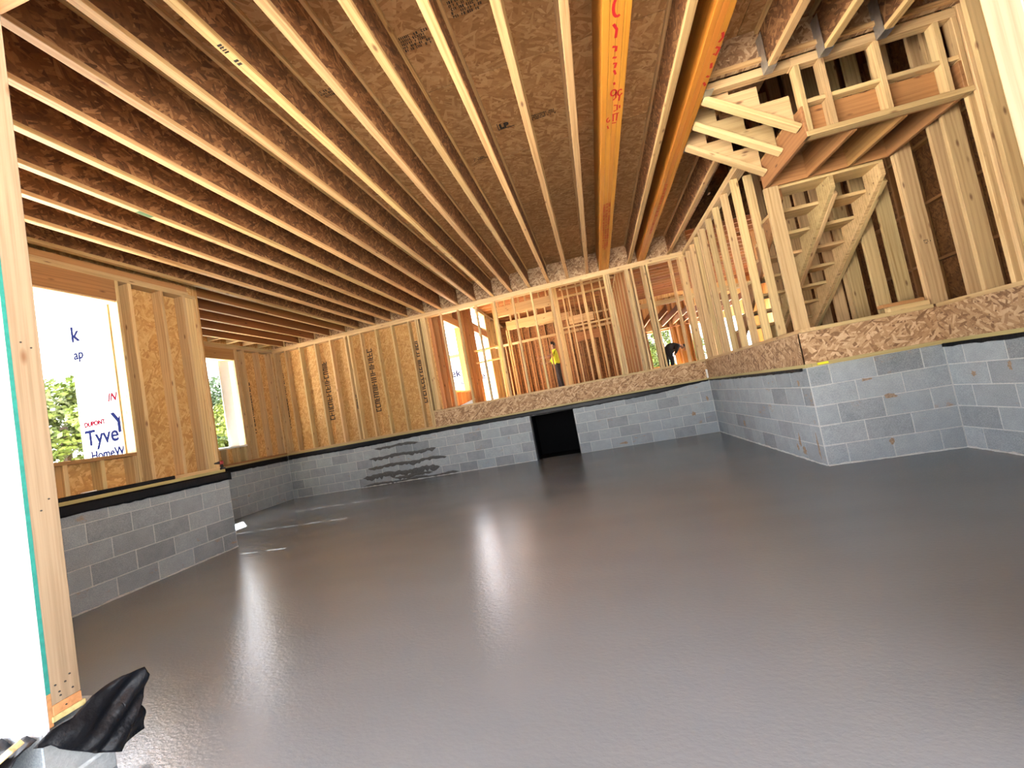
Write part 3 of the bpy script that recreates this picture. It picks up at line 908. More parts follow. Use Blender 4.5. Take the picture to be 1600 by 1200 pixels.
def strokes(name, pts_list, mat, w=0.010, z=ZJ):
    bm = bmesh.new()
    for pts in pts_list:
        pv = None
        for i, (x, y) in enumerate(pts):
            a = Vector(pts[max(0, i - 1)]); b_ = Vector(pts[min(len(pts) - 1, i + 1)])
            d = (b_ - a)
            d = d.normalized() if d.length else Vector((1, 0))
            n = Vector((-d.y, d.x)) * w / 2
            row = (bm.verts.new((x + n.x, y + n.y, z - 0.0012)), bm.verts.new((x - n.x, y - n.y, z - 0.0012)))
            if pv: bm.faces.new((pv[0], pv[1], row[1], row[0]))
            pv = row
    bmesh.ops.recalc_face_normals(bm, faces=bm.faces)
    for f in bm.faces:
        if f.normal.z > 0: f.normal_flip()
    return centred(name, ce, bm, mat)
def arc(cx, cy, rx, ry, a0, a1, n=10):
    return [(cx + rx * math.cos(math.radians(a0 + (a1 - a0) * i / n)), cy + ry * math.sin(math.radians(a0 + (a1 - a0) * i / n))) for i in range(n + 1)]
strokes('red_scrawl', [arc(0.60, 2.73, 0.03, 0.07, 60, 300), [(0.575, 2.85), (0.60, 2.90), (0.595, 2.97)], [(0.575, 3.04), (0.605, 3.05), (0.60, 3.09)]], 'redink', 0.020)
strokes('red_scrawl', [[(0.58, 3.14), (0.61, 3.15)], [(0.585, 3.20), (0.61, 3.205), (0.60, 3.25)], [(0.595, 3.27), (0.61, 3.32)], [(0.60, 3.40), (0.605, 3.43)]], 'redink', 0.018)
strokes('red_scrawl', [arc(0.60, 3.52, 0.022, 0.035, 0, 330), [(0.622, 3.50), (0.622, 3.59), (0.60, 3.61)], arc(0.655, 3.54, 0.018, 0.035, 20, 320), [(0.655, 3.58), (0.65, 3.64)], [(0.61, 3.68), (0.64, 3.69), (0.64, 3.75), (0.61, 3.76)], [(0.66, 3.70), (0.662, 3.74)]], 'redink', 0.014)
strokes('red_scrawl', [[(0.60, 3.80), (0.66, 3.80)], [(0.61, 3.80), (0.61, 3.90)], [(0.645, 3.80), (0.64, 3.90)], [(0.60, 3.92), (0.64, 3.93)], arc(0.565, 3.86, 0.012, 0.03, 0, 300), [(0.56, 3.94), (0.57, 3.99)]], 'redink', 0.013)
strokes('red_scrawl', [[(1.385, 3.25), (1.40, 3.30), (1.38, 3.34)], [(1.37, 3.38), (1.405, 3.40), (1.39, 3.47), (1.37, 3.44)], [(1.38, 3.54), (1.39, 3.60)], [(1.375, 3.68), (1.40, 3.70)], [(1.37, 3.75), (1.395, 3.80)]], 'redink', 0.020)
print_marks('print_marks', ce, (0.545, 5.55, ZJ - 0.0005), (0, 1, 0), (1, 0, 0), UZ, 2.1, 3, 0.028, 71, 'redink')
print_marks('print_marks', ce, (1.325, 5.5, ZJ - 0.0005), (0, 1, 0), (1, 0, 0), UZ, 2.0, 1, 0.03, 72, 'redink')
print_marks('print_marks', ce, (-1.785, 2.02, ZJ - 0.0005), (0, 1, 0), (1, 0, 0), UZ, 0.16, 1, 0.03, 73)

# ================================================================== stairs
def sawtooth(u0, w0, slope, n, run, depth, u_dir):
    """outline of a notched stringer: lower edge starts at (u0, w0) and climbs with `slope` along u_dir"""
    rise = run * slope
    top = []
    for k in range(n):
        u = u0 + u_dir * run * k
        z = w0 + rise * k + depth
        top += [(u, z), (u, z + rise)]
    ue = u0 + u_dir * run * n
    return [(u0, w0)] + top + [(ue, w0 + rise * n + depth), (ue, w0 + rise * n)]

up_st = empty('upper_stair_flight', (2.13, 4.4, 3.09), 'three notched stringers rising from the landing to the orange beam', 'stairs')
for y in (4.06, 4.43, 4.81):
    s = prism('stringer', up_st, sawtooth(2.13, 3.12, 0.715, 3, 0.235, 0.15, -1), 1, y, y + 0.038, 'pine')
    member('strongback', up_st, (2.13, y - 0.045, 3.10), (1.43, y - 0.045, 3.60), 0.038, 0.088, (0, 0, 1), 'pine')

lo_st = empty('lower_stair_flight', (2.7, 7.1, ZF), 'rough wooden stairs with open treads climbing to the landing', 'stairs')
LY0, LZ0, LSL = 7.12, 1.385, 0.665
for x in (2.272, 2.775, 3.24):
    prism('stringer', lo_st, sawtooth(LY0, LZ0 - 0.02, LSL, 8, 0.275, 0.13, -1), 0, x, x + 0.038, 'fir' if x < 2.4 else 'pine')
    if x > 2.4:
        member('strongback', lo_st, (x + 0.06, LY0 - 0.05, LZ0 + 0.05), (x + 0.06, LY0 - 2.12, LZ0 + 0.05 + 2.07 * LSL), 0.088, 0.038, (0, 0, 1), 'pine')
for k in range(8):
    yy = LY0 - 0.275 * k
    zz = LZ0 - 0.02 + 0.13 + 0.275 * LSL * (k + 1)
    bd('tread', lo_st, (2.272, 3.28), (yy - 0.275, yy + 0.01), (zz + 0.001, zz + 0.039), 'pine')

ld = empty('stair_landing', (2.75, 4.4, 2.98), 'wooden stair landing frame with short studs hung under the ceiling', 'landing')
ZL = 2.98
bd('side_rim', ld, (2.135, 2.173), (3.945, 4.90), (ZL, 3.25), 'fir')
bd('side_rim', ld, (3.29, 3.328), (3.945, 4.90), (ZL, 3.25), 'fir')
bd('back_rim', ld, (2.173, 3.29), (4.862, 4.90), (ZL, 3.25), 'fir')
bd('front_rim', ld, (2.173, 3.29), (4.035, 4.073), (ZL + 0.01, 3.27), 'fir')
for x in (2.55, 2.93):
    bd('landing_joist', ld, (x, x + 0.038), (4.073, 4.862), (ZL, 3.25), 'fir')
bd('landing_deck', ld, (2.135, 3.33), (4.076, 4.90), (3.25, 3.27), 'osbdeck', 0)
bd('bottom_plate', ld, (2.14, 3.355), (3.94, 4.03), (ZL, ZL + 0.045), 'pine')
bd('top_plate', ld, (2.137, 3.355), (3.94, 4.03), (3.615, 3.69), 'pine')
bd('header_plate', ce, (1.425, 2.135), (3.945, 4.025), (3.62, 3.69), 'pine')
SX = (2.155, 2.345, 2.755, 3.185)
for x in SX:
    bd('stud', ld, (x, x + 0.04), (3.94, 4.03), (ZL + 0.045, 3.615), 'pine')
bd('stud', ld, (3.315, 3.353), (3.94, 4.03), (ZL + 0.045, 3.615), 'pine')
ends = list(SX) + [3.315]
for a, b_ in zip(ends[:-1], ends[1:]):
    bd('blocking', ld, (a + 0.04, b_), (3.955, 4.03), (3.27, 3.306), 'pine')

# ================================================================== the house beyond: floor, walls, ceiling
bm = bmesh.new()
add_box(bm, -3.42, 7.0, YB + 0.03, 18.3, 1.34, ZF)
add_box(bm, R1 + 0.03, 7.0, D2 + 0.03, YB + 0.03, 1.34, ZF)
add_box(bm, R2 + 0.03, 7.0, YF1, D2 + 0.03, 1.34, ZF)
tag(from_bm('floor_house', None, bm, 'osbdeck'), kind='structure')

ZC = 4.62
HX = -3.30
whl = empty('wall_house_left', (HX, 13.5, ZF), kind='structure')
def opening_panels(par, y0, y1, wins, x0, x1, z0, z1, mat, name='sheathing_panel'):
    ys = y0
    for (a, b_, zs) in wins:
        bd(name, par, (x0, x1), (ys, a), (z0, z1), mat, 0)
        zc = z0
        for (c, d) in zs:
            bd(name, par, (x0, x1), (a, b_), (zc, c), mat, 0)
            zc = d
        bd(name, par, (x0, x1), (a, b_), (zc, z1), mat, 0)
        ys = b_
    bd(name, par, (x0, x1), (ys, y1), (z0, z1), mat, 0)
hw = [(9.6, 10.8, [(1.84, 3.58)]), (12.3, 13.9, [(1.50, 3.71), (3.98, 4.50)]), (16.2, 17.0, [(1.80, 3.55)])]
opening_panels(whl, YB + 0.16, 18.3, hw, HX - 0.152, HX - 0.14, 1.0, ZC + 0.3, 'osb')
for y in (8.80, 9.18, 9.50, 9.55, 10.81, 10.86, 11.25, 11.65, 12.05, 12.20, 12.25, 13.91, 13.96, 14.4, 14.8, 15.2, 15.6, 16.0, 16.15, 17.01, 17.06, 17.5, 17.9):
    bd('stud', whl, (HX - 0.14, HX), (y, y + 0.04), (zo, ZC), 'fir' if y < 12.3 else 'pine')
bd('bottom_plate', whl, (HX - 0.14, HX), (YB + 0.15, 18.2), (ZF, zo), 'pine')
bd('top_plate', whl, (HX - 0.14, HX), (YB + 0.15, 18.2), (ZC - 0.076, ZC), 'pine')
for a, b_, zs in hw:
    for (c, d) in zs:
        bd('window_sill', whl, (HX - 0.14, HX), (a, b_), (c - 0.04, c), 'pine')
        bd('window_header', whl, (HX - 0.13, HX), (a, b_), (d, d + 0.2), 'fir')
    y = a + 0.05
    while y < b_ - 0.05:
        bd('cripple_stud', whl, (HX - 0.14, HX), (y, y + 0.04), (zo, zs[0][0] - 0.04), 'fir')
        y += 0.33

wpa = empty('wall_partition_near', (-1, 11.5, ZF), kind='structure')
PY = 11.5
def ps(x0, x1, z0, z1, mat='pine', y=PY, par=wpa, name='stud', d=0.09):
    return bd(name, par, (x0, x1), (y, y + d), (z0, z1), mat)
ps(-2.36, -0.70, 3.78, 4.06, name='header_beam', d=0.12)
ps(-2.14, -0.74, 3.36, 3.60, name='header_beam', d=0.12)
for x in (-2.47, -2.43, -2.39): ps(x, x + 0.038, zo, 4.3)
for x in (-2.18, -2.12): ps(x, x + 0.04, zo, 3.36)
for x in (-0.80, -0.755, -0.71, -0.665, -0.62): ps(x, x + 0.042, zo, 4.3)
for x in (-2.0, -1.75, -1.5, -1.25, -1.0): ps(x, x + 0.038, 3.60, 3.78, name='cripple_stud')
for x in (-2.3, -2.1, -1.9, -1.7, -1.5, -1.3, -1.1, -0.9): ps(x, x + 0.038, 4.06, ZC - 0.08, name='cripple_stud')
ps(-3.28, 1.0, ZC - 0.08, ZC, name='top_plate')
for x in (-0.45, -0.30, -0.05, 0.10, 0.14, 0.38, 0.60, 0.80): ps(x, x + 0.038, zo, 4.25)
ps(-0.5, 1.0, 4.14, 4.18, name='top_plate')
ps(-0.58, 0.9, 3.05, 3.09, name='rail')
ps(-0.4, 0.3, 3.20, 3.42, name='header_beam', y=PY + 0.35)
ps(-3.2, -2.47, 2.95, 2.99, name='rail')
ps(-3.2, -2.47, 2.60, 2.64, name='rail')

wpb = empty('wall_partition_middle', (-1, 13.2, ZF), kind='structure')
for i in range(16):
    x = -2.9 + 0.25 * i + random.uniform(-0.05, 0.05)
    bd('stud', wpb, (x, x + 0.036), (13.2, 13.29), (zo, 3.18 if i < 10 else 4.3), 'fir')
bd('top_plate', wpb, (-2.95, 1.0), (13.2, 13.29), (3.18, 3.25), 'pine')
bd('top_plate', wpb, (-1.4, 1.0), (13.2, 13.29), (4.3, 4.36), 'pine')
bd('rail', wpb, (-1.4, 1.0), (13.2, 13.29), (3.62, 3.66), 'pine')
bd('header_beam', wpb, (-1.9, -0.3), (13.6, 13.7), (3.72, 3.92), 'pine')
bd('header_beam', wpb, (-0.35, 0.45), (13.18, 13.3), (2.85, 3.12), 'fir')
wpc = empty('wall_partition_far', (-1, 15.6, ZF), kind='structure')
for i in range(14):
    x = -3.0 + 0.3 * i + random.uniform(-0.05, 0.05)
    bd('stud', wpc, (x, x + 0.036), (15.6, 15.69), (zo, 4.3), 'fir')
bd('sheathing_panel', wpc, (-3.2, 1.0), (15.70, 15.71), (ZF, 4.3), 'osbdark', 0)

wpd = empty('wall_partition_hall', (1.07, 11.5, ZF), kind='structure')
for i in range(22):
    y = 8.80 + 0.26 * i
    bd('stud', wpd, (1.06, 1.15), (y, y + 0.038), (zo, 4.2), 'fir' if i % 3 else 'pine')
bd('top_plate', wpd, (1.06, 1.15), (8.78, 14.6), (4.2, 4.28), 'pine')
member('brace', wpd, (1.045, 8.95, 2.55), (1.045, 8.86, 3.15), 0.04, 0.02, (0, 1, 0), 'pine')

wfar = core('wall_house_far', [(-3.45, 2.45, 18.2, 18.3, 1.0, 4.9), (2.45, 3.35, 18.2, 18.3, 1.0, 1.75), (2.45, 3.35, 18.2, 18.3, 3.18, 4.9), (3.35, 4.15, 18.2, 18.3, 1.0, 4.9), (4.15, 4.95, 18.2, 18.3, 3.2, 4.9), (4.95, 5.5, 18.2, 18.3, 1.0, 4.9), (5.5, 6.6, 18.2, 18.3, 3.2, 4.9), (5.5, 6.6, 18.2, 18.3, 1.0, 1.75), (6.6, 7.1, 18.2, 18.3, 1.0, 4.9)], 'osb')
for x in (2.0, 2.4, 3.36, 3.6, 3.85, 4.1, 4.96, 5.3, 1.6):
    bd('stud', wfar, (x, x + 0.04), (18.06, 18.2), (zo, 4.5), 'fir')
bd('rail', wfar, (1.3, 5.4), (18.04, 18.2), (3.25, 3.29), 'fir')
wrt = core('wall_house_right', [(7.0, 7.15, 1.2, 9.5, -0.1, 7.0), (7.0, 7.15, 9.5, 17.5, 1.0, 1.9), (7.0, 7.15, 9.5, 17.5, 3.7, 4.95), (7.0, 7.15, 11.5, 12.5, 1.9, 3.7), (7.0, 7.15, 14.6, 15.4, 1.9, 3.7), (7.0, 7.15, 17.5, 18.3, 1.0, 4.95), (R2 + 0.3, 7.0, 1.2, 1.3, -0.1, 7.0)], 'osb')
wbs = empty('wall_stair_back', (4.9, 6, ZF), kind='structure')
for i in range(18):
    y = 1.6 + 0.4064 * i
    bd('stud', wbs, (4.9, 4.99), (y, y + 0.038), (zo, 5.4), 'fir')
for z in (2.1, 2.9, 3.7):
    bd('rail', wbs, (4.9, 4.99), (1.6, 8.6), (z, z + 0.038), 'fir')
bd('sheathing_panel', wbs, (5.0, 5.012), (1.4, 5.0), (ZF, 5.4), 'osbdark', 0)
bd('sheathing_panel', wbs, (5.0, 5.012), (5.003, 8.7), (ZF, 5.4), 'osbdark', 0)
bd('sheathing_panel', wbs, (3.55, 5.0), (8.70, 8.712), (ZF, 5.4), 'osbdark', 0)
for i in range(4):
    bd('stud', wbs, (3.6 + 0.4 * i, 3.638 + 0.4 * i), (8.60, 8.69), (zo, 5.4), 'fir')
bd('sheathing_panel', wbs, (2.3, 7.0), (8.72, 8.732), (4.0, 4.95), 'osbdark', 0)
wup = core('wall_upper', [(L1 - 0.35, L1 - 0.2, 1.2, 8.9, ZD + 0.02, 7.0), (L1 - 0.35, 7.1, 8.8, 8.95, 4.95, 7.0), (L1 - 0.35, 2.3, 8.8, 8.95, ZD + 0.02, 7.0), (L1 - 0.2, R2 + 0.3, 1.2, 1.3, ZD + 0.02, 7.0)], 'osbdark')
for i in range(8):
    x = 1.6 + 0.4064 * i
    bd('stud', wup, (x, x + 0.038), (7.4, 7.49), (ZD + 0.1, 6.9), 'fir')
bm = bmesh.new()
add_box(bm, L1 - 0.6, 7.3, 1.0, 9.1, 7.0, 7.1)
rf = from_bm('roof', None, bm, 'shingle')
tag(rf, kind='structure')
for i in range(10):
    y = 1.6 + 0.7 * i
    bd('rafter', rf, (0.5, 6.9), (y, y + 0.04), (6.75, 7.0), 'fir')

# unseen overhang added out front to hold sky light off the jamb posts
bm = bmesh.new()
add_box(bm, L1 - 0.6, R2 + 1.2, -2.3, 1.18, 4.0, 4.1)
pf = from_bm('added_sky_blocker', None, bm, 'fir')
tag(pf, kind='structure')
for i in range(16):
    x = L1 - 0.5 + 0.61 * i
    bd('rafter', pf, (x, x + 0.04), (-2.3, 1.17), (3.82, 4.0), 'fir')  # ribs of the added, unseen sky blocker
ch = empty('ceiling_house', (2, 13, ZC), kind='structure')
for i in range(24):
    y = 8.95 + 0.4064 * i
    bd('joist', ch, (-3.42, 7.0), (y, y + 0.04), (ZC, ZC + 0.24), 'redfir')
bd('deck_panel', ch, (-3.5, 7.1), (8.75, 18.4), (ZC + 0.24, ZC + 0.27), 'osbdeck', 0)
bd('header_beam', ch, (1.16, 6.9), (12.0, 12.12), (3.22, 3.34), 'pine')
for x in (1.9, 3.3, 4.7):
    bd('post', ch, (x, x + 0.09), (12.02, 12.11), (3.34, ZC), 'fir')
for i in range(10):
    x = 1.4 + 0.42 * i
    bd('low_joist', ch, (x, x + 0.04), (14.2, 18.0), (3.36, 3.56), 'redfir')
    bd('joist_edge', ch, (x, x + 0.04), (14.2, 18.0), (3.345, 3.359), 'pine', 0)

# ================================================================== wing of the house seen through the rear windows, trees
hwg = empty('house_wing', (-8, 17.6, -0.14), 'white wrapped house wing with grey roof seen through the rear windows', 'building')
bd('wall', hwg, (-13, -3.6), (17.6, 17.75), (-0.14, 3.80), 'wrap', 0)
bd('fascia', hwg, (-13.2, -3.5), (17.42, 17.46), (3.80, 3.94), 'yellow')
prism('roof', hwg, [(17.4, 3.94), (23, 6.6), (23, 3.94)], 0, -13.2, -3.5, 'shingle')
lettering(hwg, 'ek', (-6.12, 17.585, 2.98), 0.46, (1, 0, 0), (0, 0, 1), 'blueink')
lettering(hwg, 'Wrap', (-6.05, 17.585, 2.62), 0.20, (1, 0, 0), (0, 0, 1), 'blueink')
lettering(hwg, 'e', (-4.78, 17.585, 2.66), 0.40, (1, 0, 0), (0, 0, 1), 'blueink')
lettering(hwg, 'y', (-4.35, 17.585, 1.60), 0.40, (1, 0, 0), (0, 0, 1), 'blueink')

def tree(x, y, top, rad, mat, label, seed, n=24000):
    rnd = random.Random(seed)
    t = empty('tree', (x, y, -0.14), label, 'tree', 'trees outside the windows')
    bm = bmesh.new()
    bmesh.ops.create_cone(bm, cap_ends=True, segments=9, radius1=0.24, radius2=0.10, depth=top * 0.7, matrix=Matrix.Translation((x, y, -0.14 + top * 0.35)))
    centred('trunk', t, bm, 'bark')
    cl = []
    for i in range(60):
        a, zc = rnd.uniform(0, 6.283), rnd.uniform(0.02, 1)
        r = rad * math.sqrt(max(0.03, 1 - (zc * 1.08 - 0.35) ** 2 * 1.6)) * rnd.uniform(0.35, 1.0)
        cl.append((Vector((x + r * math.cos(a), y + r * math.sin(a), -0.1 + top * 0.95 * zc)), rad * rnd.uniform(0.16, 0.34)))
    vs, fs = [], []
    for i in range(n):
        c, s = rnd.choice(cl)
        d = Vector((rnd.gauss(0, 1), rnd.gauss(0, 1), rnd.gauss(0, 1))).normalized()
        p = c + d * s * rnd.uniform(0.6, 1.0)
        u = Vector((rnd.gauss(0, 1), rnd.gauss(0, 1), rnd.gauss(0, 0.6))).normalized()
        w = u.orthogonal().normalized()
        L = rnd.uniform(0.06, 0.13)
        b0 = len(vs)
        vs += [p - u * L, p + w * L * 0.55, p + u * L, p - w * L * 0.55]
        fs.append((b0, b0 + 1, b0 + 2, b0 + 3))
    cen = Vector((x, y, top / 2))
    me = bpy.data.meshes.new('crown')
    me.from_pydata([v - cen for v in vs], [], fs)
    me.materials.append(M[mat])
    o = bpy.data.objects.new('crown', me)
    COL.objects.link(o)
    adopt(o, t, Matrix.Translation(cen))
for k, (x, y, top, rad, mat, lab) in enumerate((
        (-18.0, 11.0, 4.95, 2.2, 'leaf', 'leafy green tree beside the wrapped wall in the near window'),
        (-19.5, 18.4, 6.0, 2.3, 'leaf2', 'tall darker green tree filling the alcove window'),
        (-14.3, 14.25, 3.55, 1.15, 'leaf', 'low bright yellow-green tree in the lower right of the alcove window'),
        (4.6, 28.0, 5.2, 2.2, 'leaf', 'pale green tree beyond the far house window'))):
    tree(x, y, top, rad, mat, lab, 100 + k)

# ================================================================== black plastic and small things
def strip(name, p0, p1, out, heights, label, seed, top=ZS + 0.004, wave=0.012):
    """flap of sheet plastic hanging down a wall from under the sill; heights = (fraction, bottom z)"""
    rnd = random.Random(seed)
    p0, p1, out = Vector(p0), Vector(p1), Vector(out)
    n = max(10, int((p1 - p0).length / 0.06))
    rows = 4
    bm = bmesh.new()
    grid = []
    for i in range(n + 1):
        f = i / n
        for (a, za), (b_, zb) in zip(heights[:-1], heights[1:]):
            if a <= f <= b_:
                zz = za + (zb - za) * (f - a) / max(1e-6, b_ - a)
                break
        zz += rnd.uniform(-0.006, 0.006)
        col = []
        for j in range(rows + 1):
            g = j / rows
            off = 0.0145 + wave * g * (0.6 + 0.5 * math.sin(f * n * 0.55 + seed)) * (0.5 + 0.5 * rnd.random())
            q = p0.lerp(p1, f) + out * off
            col.append(bm.verts.new((q.x, q.y, top + (zz - top) * g)))
        grid.append(col)
    for i in range(n):
        for j in range(rows):
            bm.faces.new((grid[i][j], grid[i + 1][j], grid[i + 1][j + 1], grid[i][j + 1]))
    bmesh.ops.recalc_face_normals(bm, faces=bm.faces)
    o = centred(name, None, bm, 'plastic', True)
    so_ = o.modifiers.new('thickness', 'SOLIDIFY')
    so_.thickness = 0.003
    return tag(o, label, 'plastic sheet')
strip('plastic_strip', (L2 + 0.03, YB, 0), (R1 - 0.02, YB, 0), (0, -1, 0), ((0, .915), (.12, .915), (.22, .91), (.42, .945), (.62, .935), (.76, .915), (.9, .93), (1, 1.0)), 'long black plastic strip hanging under the back wall sill', 3)
strip('plastic_strip', (L1, 1.5, 0), (L1, Y1 + 0.03, 0), (1, 0, 0), ((0, .915), (.5, .915), (1, .905)), 'black plastic strip over the near left block wall', 4, top=ZS + 0.006, wave=0.006)
strip('plastic_strip', (L2, Y1 + 0.3, 0), (L2, YB - 0.02, 0), (1, 0, 0), ((0, .93), (.5, .92), (1, .90)), 'black plastic strip along the alcove block wall', 5)
strip('plastic_strip', (R1, D2 + 0.05, 0), (R1, YB - 0.05, 0), (-1, 0, 0), ((0, .985), (.5, .985), (1, 1.0)), 'thin black plastic edge along the right return wall', 6, wave=0.006)
strip('plastic_strip', (R2, 1.6, 0), (R2, D2 - 0.01, 0), (-1, 0, 0), ((0, .96), (1, .985)), 'thin black plastic edge by the stair wall blocks', 8, wave=0.006)
o = bd('plastic_roll', None, (L1 - 0.045, L1 - 0.012), (1.9, 4.10), (ZS + 0.043, ZS + 0.085), 'plastic', 0.008)
tag(o, 'flat roll of black plastic lying on the near left sill', 'plastic sheet')
o = bd('paper_scrap', None, (L1 - 0.04, L1 - 0.011), (3.18, 3.30), (ZS + 0.086, ZS + 0.096), 'white', 0)
tag(o, 'small white scrap on the black plastic roll', 'scrap')
bm = bmesh.new()
vs = [bm.verts.new(p) for p in ((-2.93, 8.66, 1.42), (-2.60, 8.72, 1.42), (-2.58, 8.69, 1.52), (-2.75, 8.74, 1.475))]
bm.faces.new((vs[0], vs[1], vs[3])); bm.faces.new((vs[1], vs[2], vs[3])); bm.faces.new((vs[0], vs[3], vs[2])); bm.faces.new((vs[0], vs[2], vs[1]))
tag(centred('paper_scrap', None, bm, 'white'), 'crumpled white sheet on the rear floor plate', 'scrap')
o = bd('tape_scrap', None, (R1 + 0.10, R1 + 0.20), (D2 - 0.022, D2 - 0.0125), (ZS + 0.012, ZS + 0.034), 'neon', 0)
tag(o, 'bright yellow tape scrap at the outer block corner', 'tape')
o = bd('wood_offcut', None, (R2 - 0.42, R2 - 0.06), (D2 + 0.0, D2 + 0.09), (zo + 0.051, zo + 0.085), 'fir')
tag(o, 'short reddish board, upper of two lying on the stair wall plate', 'board')
o = bd('wood_offcut', None, (R2 - 0.36, R2 - 0.02), (D2 + 0.0, D2 + 0.09), (zo + 0.001, zo + 0.05), 'pine')
tag(o, 'short pale board under the reddish one on the stair wall plate', 'board')
# cordless drill left on the sill by the end of the near left wall
dl = empty('cordless_drill', (L1 - 0.03, 4.74, zq), 'small red cordless drill on the sill at the wall end', 'drill')
bd('body', dl, (L1 - 0.07, L1 - 0.02), (4.72, 4.78), (zq + 0.07, zq + 0.12), 'red', 0.012)
bm = bmesh.new()
bmesh.ops.create_cone(bm, cap_ends=True, segments=10, radius1=0.02, radius2=0.008, depth=0.07, matrix=Matrix.Translation((L1 - 0.045, 4.69, zq + 0.095)) @ Matrix.Rotation(math.pi / 2, 4, 'X'))
centred('chuck', dl, bm, 'ink')
bd('handle', dl, (L1 - 0.06, L1 - 0.03), (4.745, 4.775), (zq + 0.02, zq + 0.072), 'ink', 0.006)
bd('battery', dl, (L1 - 0.075, L1 - 0.015), (4.725, 4.79), (zq, zq + 0.025), 'ink', 0.006)
o = bd('foam_gap_filler', None, (R1 - 0.035, R1 - 0.003), (YB - 0.045, YB - 0.013), (1.05, 1.22), 'white', 0.008)
tag(o, 'white blob of sealant in the rim corner', 'sealant')

# plastic bunched over the block at the foot of the near post
def sheet(name, outline, x0, label, seed, tail=None):
    """crumpled sheet hanging in a plane across x; outline in (y, z)"""
    bm = bmesh.new()
    vs = [bm.verts.new((x0, y, z)) for y, z in outline]
    f = bm.faces.new(vs)
    bmesh.ops.triangulate(bm, faces=[f])
    for _ in range(4):
        bmesh.ops.subdivide_edges(bm, edges=[e for e in bm.edges if e.calc_length() > 0.02], cuts=1, use_grid_fill=False)
        bmesh.ops.triangulate(bm, faces=bm.faces[:])
    for v in bm.verts:
        y, z = v.co.y, v.co.z
        fold = math.sin((z - 0.55 * y) * 55 + 2.2 * noise.noise(Vector((y * 5, z * 5, seed))))
        v.co.x += 0.010 * fold + 0.018 * noise.noise(Vector((y * 9, z * 9, seed + 3))) + 0.05 * max(0, y - 1.38)
    bmesh.ops.recalc_face_normals(bm, faces=bm.faces)
    return bm
ob = sheet('a', [(1.178, .256), (1.195, .229), (1.299, .128), (1.385, .064), (1.397, .085), (1.425, .134), (1.487, .212), (1.495, .231), (1.510, .293), (1.502, .332), (1.413, .351), (1.314, .338), (1.289, .321), (1.25, .300), (1.186, .305), (1.172, .302), (1.135, .278), (1.158, .262)], -2.165, '', 2)
ps_ = centred('plastic_sheet', None, ob, 'plastic', True)
md = ps_.modifiers.new('thickness', 'SOLIDIFY'); md.thickness = 0.003
tag(ps_, 'crumpled black plastic sheet over the block under the near post', 'plastic sheet')
ob = sheet('b', [(1.44, .225), (1.473, .222), (1.493, .142), (1.492, .076), (1.405, .064), (1.409, .141)], -2.185, '', 5)
fl2 = centred('flap', ps_, ob, 'plastic', True)
md = fl2.modifiers.new('thickness', 'SOLIDIFY'); md.thickness = 0.003
# second bunch of plastic on the outer side, with a pale stake
bm = bmesh.new()
g_ = []
for i in range(25):
    row = []
    for j in range(13):
        u, w = i / 24, j / 12
        x = -2.75 + 0.53 * u
        y = 1.17 - 0.22 * w
        z = 0.285 - 0.02 * (1 - u) - 0.30 * w ** 1.6 + 0.03 * noise.noise(Vector((u * 6, w * 5, 3.3))) + 0.012 * math.sin(u * 30 + w * 9)
        row.append(bm.verts.new((x, y, z)))
    g_.append(row)
for i in range(24):
    for j in range(12):
        bm.faces.new((g_[i][j], g_[i + 1][j], g_[i + 1][j + 1], g_[i][j + 1]))
ob2 = centred('plastic_sheet', None, bm, 'plastic', True)
md = ob2.modifiers.new('thickness', 'SOLIDIFY'); md.thickness = 0.003
tag(ob2, 'dark plastic bunched outside under the white wrap in the bottom left corner', 'plastic sheet')
stk = member('wooden_stake', None, (-2.34, 1.08, 0.225), (-2.215, 1.115, 0.305), 0.045, 0.022, (0, 1, 0.3), 'pine')
tag(stk, 'pale wooden stake poking from the plastic in the bottom left corner', 'stake')

